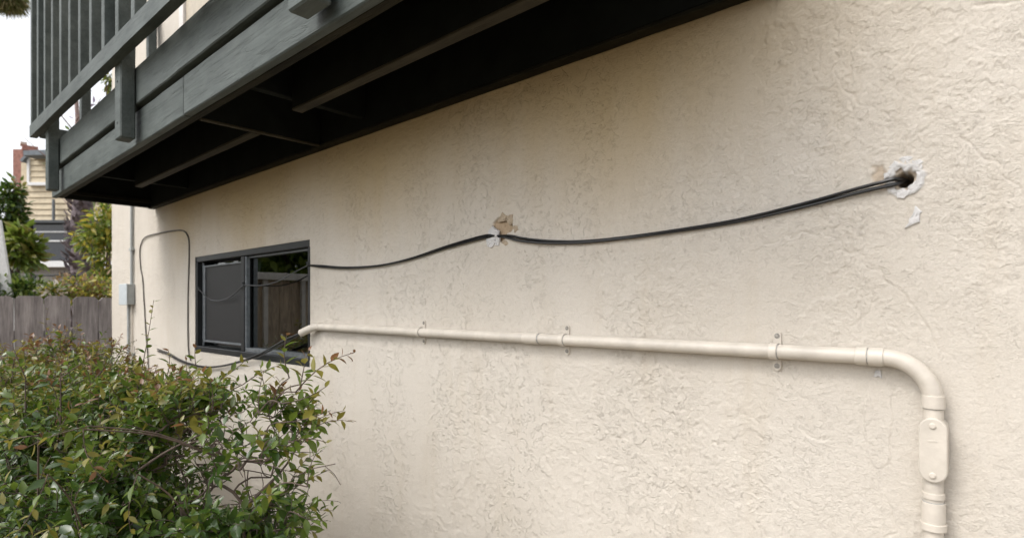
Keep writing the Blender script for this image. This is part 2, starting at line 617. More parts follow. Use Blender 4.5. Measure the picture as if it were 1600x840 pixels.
FL = [  # ring of broken plaster round the cable hole
    [(1388, 262), (1397, 250), (1412, 256), (1424, 258), (1410, 262), (1398, 268)],
    [(1404, 248), (1416, 242), (1428, 246), (1424, 257), (1410, 257)],
    [(1424, 250), (1436, 248), (1443, 252), (1441, 266), (1434, 268), (1426, 258)],
    [(1430, 262), (1440, 268), (1442, 288), (1432, 294), (1431, 280), (1433, 271)],
    [(1424, 297), (1433, 290), (1440, 292), (1433, 301), (1422, 305), (1415, 300)],
    [(1400, 297), (1412, 293), (1424, 300), (1414, 312), (1402, 310)],
    [(1383, 292), (1396, 291), (1402, 301), (1392, 304)],
    [(1379, 272), (1390, 267), (1397, 270), (1390, 278), (1381, 281)],
]
for k, f in enumerate(FL):
    flake('plaster_flake', [P2(*p) for p in f], -0.0008 - 0.0004 * k, 0.0030, PLASTER, house, 'broken white plaster flake around the cable hole')
flake('plaster_flake', [P2(1430, 322), (P2(1439, 330)), P2(1438, 347), P2(1425, 352), P2(1412, 358), P2(1421, 343)], -0.001, 0.0035, PLASTER, house, 'bare white plaster chip below the cable hole')
flake('plaster_flake', [P2(1369, 577), P2(1377, 580), P2(1378, 590), P2(1364, 589)], -0.001, 0.003, PLASTER, house, 'small white chip below the conduit coupling')
for f in ([(762, 362), (770, 352), (781, 361), (779, 368), (765, 371)], [(757, 369), (768, 364), (779, 366), (780, 371), (772, 377), (760, 376)],
          [(760, 374), (772, 371), (777, 378), (769, 388), (762, 386)], [(776, 372), (782, 371), (780, 384), (774, 384)]):
    flake('plaster_flake', [P2(*p) for p in f], -0.002, 0.006, PLASTER, house, 'lump of white patching plaster over the black cables')
for f in ([(776, 346), (784, 331), (792, 337), (789, 345), (780, 348)], [(789, 344), (793, 336), (801, 335), (801, 348), (797, 352)],
          [(800, 352), (808, 351), (810, 359), (804, 364), (802, 358)], [(782, 378), (789, 374), (795, 380), (790, 385)]):
    flake('plaster_flake', [P2(*p) for p in f], -0.0006, 0.003, CRUMB, house, 'crumbling tan edge of the broken stucco patch')

# ------------------------------------------------------------------ window (house > window > frame, panes ...)
WY = 0.022                                            # recess behind the stucco face
win = empty('window', (WX0, WY, WZ0))
win.parent = house
win['label'] = 'dark bronze sliding window with insect screen on its far half'
XM = aty(384.5, 400, 0.03).x
for n, a, b in (('frame_head', (WX0 - 0.02, 0.004, WZ1 - 0.034), (WX1 + 0.02, 0.10, WZ1 + 0.01)),
                ('frame_sill', (WX0 - 0.02, 0.002, WZ0 - 0.01), (WX1 + 0.02, 0.10, WZ0 + 0.034)),
                ('frame_jamb', (WX0 - 0.015, 0.003, WZ0 + 0.034), (WX0 + 0.024, 0.10, WZ1 - 0.034)),
                ('frame_jamb', (WX1 - 0.012, -0.005, WZ0 + 0.0345), (WX1 + 0.004, 0.10, WZ1 - 0.034)),
                ('meeting_stile', (XM - 0.025, 0.010, WZ0 + 0.034), (XM + 0.018, 0.075, WZ1 - 0.034))):
    box(n, a, b, BRONZE, win, 0.003)
scr = box('insect_screen', (WX0 + 0.10, 0.030, WZ0 + 0.075), (XM - 0.027, 0.033, WZ1 - 0.070), SCREEN, win, 0)
for n, a, b in (('screen_frame', (WX0 + 0.085, 0.022, WZ0 + 0.075), (WX0 + 0.10, 0.036, WZ1 - 0.070)),
                ('screen_frame', (WX0 + 0.085, 0.022, WZ1 - 0.070), (XM - 0.027, 0.036, WZ1 - 0.060)),
                ('screen_frame', (WX0 + 0.085, 0.022, WZ0 + 0.063), (XM - 0.027, 0.036, WZ0 + 0.075)),
                ('track', (WX0 + 0.044, 0.030, WZ0 + 0.036), (WX0 + 0.052, 0.040, WZ1 - 0.036)),
                ('sash_edge', (XM + 0.020, 0.016, WZ0 + 0.036), (XM + 0.031, 0.040, WZ1 - 0.036)),
                ('sash_head', (XM + 0.035, 0.030, WZ1 - 0.046), (WX1 - 0.014, 0.045, WZ1 - 0.036)),
                ('sill_track', (XM + 0.035, 0.012, WZ0 + 0.035), (WX1 - 0.014, 0.050, WZ0 + 0.056))):
    box(n, a, b, SILVER, win, 0.0015)
box('pane', (XM + 0.034, 0.050, WZ0 + 0.036), (WX1 - 0.012, 0.053, WZ1 - 0.036), GLASS, win, 0)
box('pane', (WX0 + 0.040, 0.070, WZ0 + 0.036), (XM - 0.026, 0.073, WZ1 - 0.036), GLASS, win, 0)
box('inner_stile', (XM + 0.115, 0.075, WZ0 + 0.045), (XM + 0.150, 0.095, WZ1 - 0.05), CURTAIN, win, 0.002)
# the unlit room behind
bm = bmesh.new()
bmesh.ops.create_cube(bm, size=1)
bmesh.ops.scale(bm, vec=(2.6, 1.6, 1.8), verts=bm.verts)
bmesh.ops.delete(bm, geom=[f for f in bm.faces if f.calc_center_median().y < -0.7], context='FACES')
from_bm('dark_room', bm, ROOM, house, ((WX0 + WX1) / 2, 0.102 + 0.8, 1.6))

# upper-storey balcony door, only its edge in view
door = empty('balcony_door', (-4.25, 0, 2.66))
door.parent = house
DOORW = simple('door_white', (0.72, 0.68, 0.64), 0.5, 0.06)
box('door_frame', (-4.30, -0.03, 2.66), (-4.22, 0.03, 4.75), DOORW, door)
box('door_frame', (-3.30, -0.03, 2.66), (-3.22, 0.03, 4.75), DOORW, door)
box('door_frame', (-4.218, -0.029, 4.67), (-3.302, 0.03, 4.749), DOORW, door)
box('door_leaf', (-4.218, -0.012, 2.67), (-3.302, 0.02, 4.668), simple('door_tan', (0.50, 0.43, 0.33), 0.5, 0.1), door)

# ================================================================== BALCONY
bal = empty('balcony', (-2.6, -0.3, 2.325), 'dark green painted wooden balcony with picket railing overhanging the stucco wall', 'balcony')
ZB = 2.325
BX0, BX1 = -4.88, -0.42
YF = -0.618
box('fascia_board', (BX0, YF, ZB), (-2.405, YF + 0.031, ZB + 0.152), GREEN, bal, 0.004, 0.0008)
box('fascia_board', (-2.399, YF - 0.001, ZB + 0.001), (BX1, YF + 0.031, ZB + 0.152), GREEN, bal, 0.004, 0.0008)
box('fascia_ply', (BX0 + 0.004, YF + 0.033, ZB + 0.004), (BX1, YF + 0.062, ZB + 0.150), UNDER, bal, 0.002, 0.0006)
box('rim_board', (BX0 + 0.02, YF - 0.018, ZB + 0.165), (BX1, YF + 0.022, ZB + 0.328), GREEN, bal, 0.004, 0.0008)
box('fascia_backer', (BX0 + 0.03, YF + 0.024, ZB + 0.153), (BX1, YF + 0.058, ZB + 0.30), SHADEBLACK, bal, 0)
box('ledger', (BX0 - 0.02, -0.045, ZB + 0.012), (BX1, -0.004, ZB + 0.30), SHADEBLACK, bal, 0.003, 0.0006)
box('ledger_lit_strip', (BX0 - 0.02, -0.047, ZB), (BX1, -0.005, ZB + 0.0115), UNDER, bal, 0.002, 0.0006)  # added strip standing for the lit bottom edge of the ledger
box('end_beam', (BX0 + 0.005, YF + 0.064, ZB + 0.001), (BX0 + 0.045, -0.048, ZB + 0.29), SHADEBLACK, bal, 0.003)
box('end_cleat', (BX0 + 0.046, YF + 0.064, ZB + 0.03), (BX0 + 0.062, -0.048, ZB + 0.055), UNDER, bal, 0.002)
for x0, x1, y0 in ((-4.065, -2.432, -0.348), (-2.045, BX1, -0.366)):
    box('joist', (x0, y0, ZB + 0.010), (x1, y0 + 0.038, ZB + 0.24), SHADEBLACK, bal, 0.002)  # joist sides carry their shade in the near-black colour
    box('joist_lit_strip', (x0, y0 - 0.001, ZB + 0.001), (x1, y0 + 0.040, ZB + 0.0095), LITSTRIP, bal, 0.002, 0.0006)  # added strip, its lighter brown stands for light on the joist's underside
box('blocking', (-2.430, YF + 0.064, ZB + 0.010), (-2.408, -0.048, ZB + 0.24), SHADEBLACK, bal, 0.002)
box('blocking_lit_strip', (-2.431, YF + 0.064, ZB + 0.002), (-2.407, -0.049, ZB + 0.0095), LITSTRIP, bal, 0.002)  # likewise added: the block's bottom edge painted as if catching light
box('blocking', (-4.105, YF + 0.064, ZB + 0.04), (-4.067, -0.048, ZB + 0.24), SHADEBLACK, bal, 0.002)
box('blocking', (-2.085, YF + 0.064, ZB + 0.05), (-2.047, -0.048, ZB + 0.24), SHADEBLACK, bal, 0.002)
box('deck_floor', (BX0 + 0.01, YF + 0.005, ZB + 0.302), (BX1, -0.006, ZB + 0.335), SHADEBLACK, bal, 0.002)
for x0, x1, zb in ((-4.592, -4.517, 2.322), (-3.018, -2.929, 2.332), (-1.416, -1.300, 2.350)):
    p = box('railing_post', (x0, -0.696, zb), (x1, YF - 0.020, 3.66), GREEN, bal, 0.005, 0.0008)
    # lag bolts on the outer face
    for zz in (0.06, 0.24):
        bm = bmesh.new()
        tube_bm(bm, [Vector((0, 0, 0)), Vector((0, -0.003, 0))], 0.005, 8)
        from_bm('bolt', bm, GREEN, p, ((x0 + x1) / 2, -0.696, zb + 0.01 + zz))


def railz(x):
    return 2.700 - 0.0245 * (x + 4.86)


def slanted(name, x0, x1, y0, y1, dz0, dz1):
    xs = np.linspace(x0, x1, 30)
    bm = bmesh.new()
    rings = []
    for x in xs:
        z = railz(x)
        j = [random.uniform(-0.0008, 0.0008) for _ in range(4)]
        rings.append([bm.verts.new((x, y0 + j[0], z + dz0)), bm.verts.new((x, y1, z + dz0 + j[1])), bm.verts.new((x, y1 + j[2], z + dz1)), bm.verts.new((x, y0, z + dz1 + j[3]))])
    for a, b in zip(rings, rings[1:]):
        for k in range(4):
            bm.faces.new((a[k], a[(k + 1) % 4], b[(k + 1) % 4], b[k]))
    bm.faces.new(rings[0])
    bm.faces.new(rings[-1])
    bmesh.ops.bevel(bm, geom=[e for e in bm.edges if len(e.link_faces) == 2 and e.calc_face_angle(0) > 0.8], offset=0.003, segments=1, affect='EDGES')
    return from_bm(name, bm, GREEN, bal)


slanted('bottom_rail', -4.862, -0.40, -0.737, -0.698, 0.0, 0.076)
slanted('top_rail', -4.875, -0.38, -0.760, -0.640, 0.98, 1.02)
x = -4.852
while x < -0.45:
    w = 0.046 + random.uniform(-0.002, 0.002)
    box('picket', (x, -0.733, railz(x) + 0.0765), (x + w, -0.690, railz(x) + 0.979), GREEN, bal, 0.0025)
    x += 0.222
# end railing
for y0 in (-0.475, -0.075):
    box('railing_post', (-4.845, y0, ZB + 0.336), (-4.785, y0 + 0.055, 3.69), GREEN, bal, 0.004)
box('bottom_rail', (-4.835, -0.690, 2.70), (-4.797, -0.477, 2.775), GREEN, bal, 0.003)
box('bottom_rail', (-4.835, -0.418, 2.70), (-4.797, -0.077, 2.775), GREEN, bal, 0.003)
box('top_rail', (-4.86, -0.638, 3.691), (-4.76, -0.01, 3.725), GREEN, bal, 0.003)

# ================================================================== CONDUIT
PY = -0.024
PR = 0.0165
con = empty('conduit', tuple(aty(1458, 840, PY)), 'cream painted plastic conduit running along the wall and turning down', 'conduit')
pL, pR = aty(497, 510, PY), aty(1378, 557.5, PY)
xv = aty(1458.5, 700, PY).x


def pz(x):
    return pL.z + (pR.z - pL.z) * (x - pL.x) / (pR.x - pL.x)


def pipe(name, x0, x1, r, parent=con, mat=PVC, sag=0.0):
    n = max(2, int((x1 - x0) / 0.05))
    pts = [Vector((x0 + (x1 - x0) * k / n, PY, pz(x0 + (x1 - x0) * k / n))) for k in range(n + 1)]
    return tube(name, pts, r, mat, parent, 24)


pipe('pipe', pL.x, pR.x, PR)
e1, e2 = aty(484, 513.5, -0.033), aty(470.5, 520, -0.048)
tube('end_elbow', spline([pL + Vector((0.02, 0, 0)), pL, e1, e2], 8), PR + 0.0012, PVC, con, 20)
tube('end_elbow_mouth_shade', [e2, e2 + (e2 - e1).normalized() * 0.004], PR - 0.004, SHADEBLACK, con, 16)
Rb = 0.082
zc = pz(xv - Rb) - Rb
arc = [Vector((xv - Rb + Rb * math.sin(t), PY, zc + Rb * math.cos(t))) for t in np.linspace(0, math.pi / 2, 18)]
ztop = zc
tube('elbow', [Vector((pR.x - 0.005, PY, pz(pR.x)))] + arc + [Vector((xv, PY, ztop - 0.012))], PR + 0.0008, PVC, con, 28)


def zat(py, y=PY):
    return aty(1458, py, y).z


zbot = 0.0
tube('riser', [Vector((xv, PY, ztop - 0.01)), Vector((xv, PY, 0.6)), Vector((xv, PY, 0.0))], PR, PVC, con, 28)


def ring(name, a, b, r, mat=PVC, lip=0.0006):
    a, b = Vector(a), Vector(b)
    d = (b - a).normalized()
    return tube(name, [a, a + d * lip, b - d * lip, b], [r - lip, r, r, r - lip], mat, con, 28)


def hx(px):
    x = aty(px, 540, PY).x
    return Vector((x, PY, pz(x)))


ring('coupling', hx(820), hx(843), PR + 0.0022)
ring('coupling', hx(1338), hx(1356), PR + 0.0022)
ring('coupling_gap', hx(1355.9), hx(1358), PR + 0.0008, PVCG, 0.0002)
ring('coupling', hx(1358), hx(1382), PR + 0.0030)
V = lambda py: Vector((xv, PY, zat(py)))
ring('coupling', V(617), V(637), PR + 0.0030)
ring('coupling_gap', hx(843.1), hx(844.6), PR + 0.0010, PVCG, 0.0002)
ring('coupling_gap', V(637), V(638.2), PR + 0.0010, PVCG, 0.0002)
ring('coupling_gap', V(781.6), V(783), PR + 0.0014, PVCG, 0.0002)
ring('coupling', V(768), V(777), PR + 0.0022)
ring('coupling', V(783), V(818), PR + 0.0032)
ring('coupling', V(815), V(826), PR + 0.0052)


# conduit body: rounded box, flat oblong cover and two screws
def oblong(w, hgt, n=12):
    r = w / 2
    pts = []
    for k in range(n + 1):
        t = math.pi * k / n
        pts.append((r * math.cos(t), hgt / 2 - r + r * math.sin(t)))
    for k in range(n + 1):
        t = math.pi + math.pi * k / n
        pts.append((r * math.cos(t), -(hgt / 2 - r) + r * math.sin(t)))
    return pts


def oblong_obj(name, w, hgt, y0, y1, mat, parent, c, bev):
    bm = bmesh.new()
    p = oblong(w, hgt)
    a = [bm.verts.new((q[0], y0, q[1])) for q in p]
    s = 1 - bev / (w / 2)
    b = [bm.verts.new((q[0], y1 + bev * 0.7, q[1])) for q in p]
    e = [bm.verts.new((q[0] * s, y1, q[1] * (1 - bev / (hgt / 2)))) for q in p]
    n = len(p)
    for k in range(n):
        k2 = (k + 1) % n
        bm.faces.new((a[k], a[k2], b[k2], b[k]))
        bm.faces.new((b[k], b[k2], e[k2], e[k]))
    bm.faces.new(a[::-1])
    bm.faces.new(e)
    return from_bm(name, bm, mat, parent, c)


BW = (aty(1480.5, 700, -0.046).x - aty(1435.5, 700, -0.046).x)
zb1, zb0 = aty(1458, 653, -0.046).z, aty(1458, 754, -0.046).z
bc = Vector((aty(1457.5, 700, -0.046).x, 0, (zb1 + zb0) / 2))
body = oblong_obj('conduit_body', BW * 0.97, (zb1 - zb0) * 0.985, -0.004, -0.040, PVC, con, bc, 0.003)
oblong_obj('cover', BW, zb1 - zb0, -0.0402, -0.0465, PVC, body, bc, 0.002)
for pyy in (665, 742.5):
    q = aty(1457, pyy, -0.0465)
    bm = bmesh.new()
    tube_bm(bm, [Vector((0, 0.001, 0)), Vector((0, -0.0022, 0)), Vector((0, -0.0032, 0))], [0.0058, 0.0055, 0.0040], 18)
    from_bm('cover_screw', bm, PVC, body, q)
q = aty(1457, 689, -0.0466)
oblong_obj('embossed_mark', 0.004, 0.016, 0.0, -0.0006, PVC, body, q, 0.0003).rotation_euler = (0, R(90), 0)


# two-hole straps
def strap(px, tab=0.013):
    c = hx(px)
    w = 0.017
    st = empty('pipe_strap', tuple(c))
    st.parent = con
    st.location = c - con.location
    ro = PR + 0.0030
    wy = -PY - 0.003
    ax = Vector((w / 2, 0, 0))
    tube('strap_band', [c - ax, c - ax + Vector((.0006, 0, 0)), c + ax - Vector((.0006, 0, 0)), c + ax], [ro - .0006, ro, ro, ro - .0006], PVC, st, 28)
    tube('strap_edge_shade', [c + ax, c + ax + Vector((.0016, 0, 0))], PR + .0012, PVCG, st, 24)  # grey ring painted in as the shadow at the band's right edge
    for s in (1, -1):
        p = oblong(w, 0.040, 8)
        bm = bmesh.new()
        y0, y1 = wy + 0.004, wy - 0.0025
        zoff = s * (ro + 0.006)
        a = [bm.verts.new((q[0], y0, q[1] + zoff)) for q in p]
        b = [bm.verts.new((q[0], y1, q[1] + zoff)) for q in p]
        n = len(p)
        for k in range(n):
            bm.faces.new((a[k], a[(k + 1) % n], b[(k + 1) % n], b[k]))
        bm.faces.new(a[::-1])
        bm.faces.new(b)
        from_bm('strap_tab', bm, PVC, st, c)
        bm = bmesh.new()
        cz = s * (ro + 0.015)
        tube_bm(bm, [Vector((0, y1 + 0.002, cz)), Vector((0, y1 - 0.0008, cz))], 0.0062, 14)
        tube_bm(bm, [Vector((0, y1, cz)), Vector((0, y1 - 0.003, cz))], [0.0044, 0.0034], 6)
        from_bm('strap_screw', bm, STEEL, st, c)


for px in (656, 880, 1210):
    strap(px)

# ================================================================== CABLES
CR = 0.0039


def cable(name, px, y, r, mat, label, dz=0.0, cat='cable', wob=0.0, n=8, seg=8, group=None):
    ys = y if isinstance(y, (list, tuple)) else [y] * len(px)
    pts = [aty(p[0], p[1], yy) for p, yy in zip(px, ys)]
    pts = spline(pts, n)
    L = len(pts)
    out = []
    for k, p in enumerate(pts):
        t = k / (L - 1)
        fade = min(1, 8 * t, 8 * (1 - t))
        out.append(p + Vector((0, wob * math.sin(9 * t + dz * 500) * fade, dz * fade * (0.75 + 0.5 * math.sin(7 * t + 1)))))
    o = tube(name, out, r, mat, None, seg)
    return tag(o, label, cat, group)


span1 = [(1417, 282), (1405, 283), (1385, 287), (1340, 298), (1250, 322), (1150, 345), (1050, 361), (960, 373), (900, 378), (850, 377.5), (815, 374), (795, 370), (776, 368.5)]
y1 = [0.045, -0.004, -0.012] + [-0.013] * 7 + [-0.012, -0.009, -0.004]
span2 = [(776, 368.5), (755, 370), (700, 385), (640, 404.5), (590, 415), (540, 418), (505, 416), (481, 414)]
y2 = [-0.004, -0.012, -0.013, -0.013, -0.013, -0.013, -0.012, -0.008]
cable('cable', span1, y1, CR, CABLE, 'upper of the two black cables sagging from the wall hole to the plaster lump', 0.0046, wob=0.002)
cable('cable', span1, [v + 0.001 for v in y1], CR, CABLE, 'lower of the two black cables sagging from the wall hole to the plaster lump', -0.0046, wob=0.002)
cable('cable', span2, y2, CR * 0.92, CABLE, 'upper of the two black cables between plaster lump and window', 0.0032, wob=0.001)
cable('cable', span2, [v + 0.001 for v in y2], CR * 0.92, CABLE, 'lower of the two black cables between plaster lump and window', -0.0032, wob=0.001)
wcab = [(481, 414.5), (464, 423), (437, 438), (410, 445.5), (385, 445.5), (380, 446), (366, 459), (352, 467), (338, 469.6), (325, 465.5), (311, 452)]
cable('cable', wcab, [-0.008] + [0.002] * 3 + [0.004] * 6 + [0.0], 0.0030, GREYCABLE, 'thin grey cable looping across the front of the sliding window')
low = [(473, 519), (451, 530), (429, 542), (404, 554.5), (377, 564), (349, 571), (323, 573), (300, 569), (280, 562), (262, 552), (246, 545)]
yl = [-0.046, -0.040, -0.034, -0.030, -0.026, -0.022, -0.018, -0.016, -0.014, -0.012, -0.008]
cable('cable', low, yl, 0.0046, CABLE, 'upper black cable drooping from the conduit mouth below the window', 0.006)
cable('cable', low[:-1] + [(246, 548)], [v + 0.004 for v in yl], 0.0046, CABLE, 'lower black cable drooping from the conduit mouth below the window', -0.006)
loop = [(298, 563), (294.5, 547), (293.5, 507), (294, 453), (295.5, 393), (294, 371), (287, 361), (273, 360), (250, 364), (230, 369), (222, 377), (218.5, 393), (220, 420), (223, 437), (225, 470), (228, 520), (231, 556), (233, 600)]
cable('cable', loop, -0.008, 0.0046, TANCABLE, 'thin weathered cable in a tall arch on the wall left of the window', 0.0, n=6)


def clip(px, py, y, mat, label):
    c = aty(px, py, y)
    bm = bmesh.new()
    bmesh.ops.create_cube(bm, size=1)
    bmesh.ops.scale(bm, vec=(0.011, 0.012, 0.012), verts=bm.verts)
    bmesh.ops.bevel(bm, geom=bm.edges[:], offset=0.003, segments=2, affect='EDGES')
    tube_bm(bm, [Vector((0, -0.004, 0.012)), Vector((0, -0.009, 0.012))], 0.0028, 8)
    bmesh.ops.create_cube(bm, size=1, matrix=Matrix.Translation((0, 0.001, 0.010)) @ Matrix.Diagonal((0.008, 0.010, 0.012, 1)))
    tag(from_bm('cable_clip', bm, mat, None, c), label, 'clip', 'cable clips on the window frame')


clip(481, 414, -0.006, GREYCABLE, 'grey cable clip on the near edge of the window')
clip(380, 445, 0.003, GREYCABLE, 'grey cable clip on the middle stile of the window')
clip(311, 452, -0.001, GREYCABLE, 'grey cable clip on the far jamb of the window')

# ------------------------------------------------------------------ electric box with its thin conduit
jb = empty('junction_box', (-5.49, 0, 1.61), 'small grey metal junction box with thin conduit on far end of wall', 'junction box')
box('enclosure', (-5.60, -0.055, 1.612), (-5.39, -0.003, 1.778), BOXG, jb, 0.006, segs=2)
box('box_lid', (-5.603, -0.064, 1.609), (-5.387, -0.056, 1.781), simple('box_lid_paint', (0.50, 0.54, 0.56), 0.5, 0.08), jb, 0.003)
tube('thin_conduit', [(-5.43, -0.016, 1.776), (-5.43, -0.016, 2.6), (-5.43, -0.016, 5.4)], 0.012, BOXG, jb)
tube('thin_conduit', [(-5.52, -0.016, 0.0), (-5.52, -0.016, 1.614)], 0.011, BOXG, jb)
tube('thin_conduit', [(-5.44, -0.014, 0.0), (-5.44, -0.014, 1.614)], 0.007, PVC, jb)
for zz in (1.2, 2.05):
    box('conduit_bracket', (-5.46, -0.030, zz), (-5.40, -0.002, zz + 0.02), BOXG, jb, 0.002)

# ================================================================== FENCE across the far end of the yard
FENCEW = None


def fence_mat():
    m, nt, b = newmat('weathered_fence_wood')
    v = coords(nt, (16, 16, 1.1), rand=True)
    g = noise(nt, v, 5, 6, 0.7, 0.5)
    v2 = coords(nt, rand=True)
    c = ramp(nt, g, [(0.25, (0.17, 0.154, 0.153)), (0.5, (0.33, 0.305, 0.304)), (0.75, (0.46, 0.432, 0.43))])
    d = ramp(nt, noise(nt, coords(nt, (5, 5, 0.8), rand=True), 3.0, 4, 0.6), [(0.35, (0.62, 0.60, 0.60)), (0.7, (1.12, 1.1, 1.08))])
    c = mix(nt, c, d, 1.0, 'MULTIPLY')
    nt.links.new(c, b.inputs['Base Color'])
    b.inputs['Roughness'].default_value = 0.9
    bump(nt, b, g, 0.003, 0.8)
    return m


FENCEW = fence_mat()
FX = -6.6


def board_mesh(w, hgt, seed):
    rr = random.Random(seed)
    e = 0.030
    prof = [(-w / 2, 0), (w / 2, 0), (w / 2, hgt - e), (w / 2 - e * 0.9, hgt), (-w / 2 + e * 0.9, hgt), (-w / 2, hgt - e)]
    bm = bmesh.new()
    a = [bm.verts.new((0.010, p[0] + rr.uniform(-.002, .002), p[1])) for p in prof]
    b = [bm.verts.new((-0.010, p[0], p[1])) for p in prof]
    n = len(prof)
    for k in range(n):
        bm.faces.new((a[k], a[(k + 1) % n], b[(k + 1) % n], b[k]))
    bm.faces.new(a)
    bm.faces.new(b[::-1])
    bmesh.ops.recalc_face_normals(bm, faces=bm.faces)
    me = bpy.data.meshes.new('board')
    bm.to_mesh(me)
    bm.free()
    me.materials.append(FENCEW)
    return me


fence = empty('board_fence', (FX, -0.3, 0), 'weathered grey dog-eared board fence behind the shrub', 'fence')
BM = [board_mesh(0.188 + 0.003 * k, 1.69, k) for k in range(4)]
y = -1.10
k = 0
while y < 1.6:
    o = bpy.data.objects.new('board', BM[k % 4])
    COL.objects.link(o)
    o.parent = fence
    o.location = (random.uniform(-0.003, 0.003), y + 0.3, random.uniform(-0.012, 0.006))
    o.rotation_euler = (random.uniform(-0.004, 0.004), 0, random.uniform(-0.02, 0.02))
    y += 0.2005
    k += 1
for zz in (0.35, 1.30):
    box('fence_rail', (FX - 0.055, -1.2, zz), (FX - 0.014, 1.6, zz + 0.085), FENCEW, fence, 0.003)
for yy in (-1.0, 1.4):
    box('fence_post', (FX - 0.15, yy, 0), (FX - 0.057, yy + 0.09, 1.72), FENCEW, fence, 0.004)

tall = empty('board_fence', (FX, -2.4, 0), 'taller brown board fence with capped posts, reflected in the window', 'fence')
FB = simple('brown_fence_wood', (0.34, 0.27, 0.20), 0.85, 0.35, 7, 0.002, 30, stretch=(8, 8, 1), rand=True)
tb = board_mesh(0.145, 1.90, 9)
tb.materials.clear()
tb.materials.append(FB)
y = -4.6
while y < -1.28:
    o = bpy.data.objects.new('board', tb)
    COL.objects.link(o)
    o.parent = tall
    o.location = (random.uniform(-0.003, 0.003), y + 2.4, 0)
    y += 0.150
CAPW = simple('grey_rail_wood', (0.50, 0.48, 0.46), 0.8, 0.2, 8)
box('fence_rail', (FX - 0.02, -4.7, 1.905), (FX + 0.085, -1.22, 1.985), CAPW, tall, 0.004)
for yy in (-4.2, -3.4, -2.6, -1.98, -1.52):
    box('fence_post', (FX + 0.014, yy, 0), (FX + 0.06, yy + 0.05, 1.903), CAPW, tall, 0.004)

# ================================================================== LEAVES
LT = np.array([[0, 0, 0],
               [-0.17, 0.24, 0.045], [0, 0.24, 0], [0.17, 0.24, 0.045],
               [-0.215, 0.48, 0.055], [0, 0.50, 0.0], [0.215, 0.48, 0.055],
               [-0.13, 0.75, 0.015], [0, 0.77, -0.025], [0.13, 0.75, 0.015],
               [0, 1.04, -0.10]], dtype=np.float64)
LF = [(0, 2, 1), (0, 3, 2), (1, 2, 5, 4), (2, 3, 6, 5), (4, 5, 8, 7), (5, 6, 9, 8), (7, 8, 10), (8, 9, 10)]


def leaf_basis(d, nrm):
    d = d / np.linalg.norm(d, axis=1, keepdims=True)
    x = np.cross(d, nrm)
    x /= np.maximum(np.linalg.norm(x, axis=1, keepdims=True), 1e-6)
    z = np.cross(x, d)
    return x, d, z


def leaves_mesh(name, pos, d, nrm, size, mi, mats, origin=(0, 0, 0), width=1.0):
    x, yv, z = leaf_basis(d, nrm)
    n = len(pos)
    T = LT * np.array([width, 1, 1])
    co = (pos - np.array(origin))[:, None, :] + size[:, None, None] * (T[None, :, 0:1] * x[:, None, :] + T[None, :, 1:2] * yv[:, None, :] + T[None, :, 2:3] * z[:, None, :])
    nv = len(LT)
    tot = [len(f) for f in LF]
    flat = np.concatenate([np.array(f) for f in LF])
    loops = (np.arange(n)[:, None] * nv + flat[None, :]).ravel().astype(np.int32)
    totals = np.tile(np.array(tot, dtype=np.int32), n)
    starts = np.concatenate([[0], np.cumsum(totals)[:-1]]).astype(np.int32)
    me = bpy.data.meshes.new(name)
    me.vertices.add(n * nv)
    me.vertices.foreach_set('co', co.ravel().astype(np.float32))
    me.loops.add(len(loops))
    me.loops.foreach_set('vertex_index', loops)
    me.polygons.add(len(totals))
    me.polygons.foreach_set('loop_start', starts)
    me.polygons.foreach_set('use_smooth', np.ones(len(totals), dtype=bool))
    for m in mats:
        me.materials.append(m)
    me.polygons.foreach_set('material_index', np.repeat(mi, len(LF)).astype(np.int32))
    me.update(calc_edges=True)
    return me


# ================================================================== THE SHRUB in front of the wall
shrub = empty('shrub', (-2.5, -0.8, 0), 'leafy green shrub with bronze new shoots in front of the wall and window', 'shrub')
SB = np.array([-2.5, -0.8, 0.0])


def proj(p):
    r = p - np.array([0, -D, H])
    dep = -CA * r[:, 0] + SA * r[:, 1]
    return 800 + F * (SA * r[:, 0] + CA * r[:, 1]) / dep, YH - F * r[:, 2] / dep, dep


LUMPS = [  # x, y, z, rx, ry, rz : rounded masses of the hedge
    (-3.25, -0.92, 0.84, 1.00, 0.40, 0.50), (-2.35, -1.00, 0.78, 0.66, 0.28, 0.52), (-1.90, -1.05, 0.68, 0.36, 0.20, 0.50),
    (-2.75, -0.76, 0.80, 0.62, 0.26, 0.50), (-1.95, -0.82, 0.85, 0.40, 0.17, 0.45), (-3.95, -0.70, 0.86, 0.70, 0.42, 0.54),
    (-1.63, -0.77, 0.88, 0.25, 0.15, 0.45), (-1.56, -0.74, 1.08, 0.16, 0.12, 0.25), (-1.80, -0.74, 1.22, 0.32, 0.15, 0.09), (-1.53, -0.71, 1.25, 0.12, 0.10, 0.08), (-2.25, -0.76, 1.20, 0.40, 0.18, 0.10), (-2.45, -0.86, 0.60, 0.66, 0.24, 0.48), (-3.10, -1.00, 0.80, 0.70, 0.28, 0.56)]
LW = np.array([(l[3] * l[4] * l[5]) ** 0.36 for l in LUMPS])
LW /= LW.sum()
SHN = 4500
GAPD = np.array([-1.024, 0.389])
GAPD /= np.linalg.norm(GAPD)
anch, outd = [], []
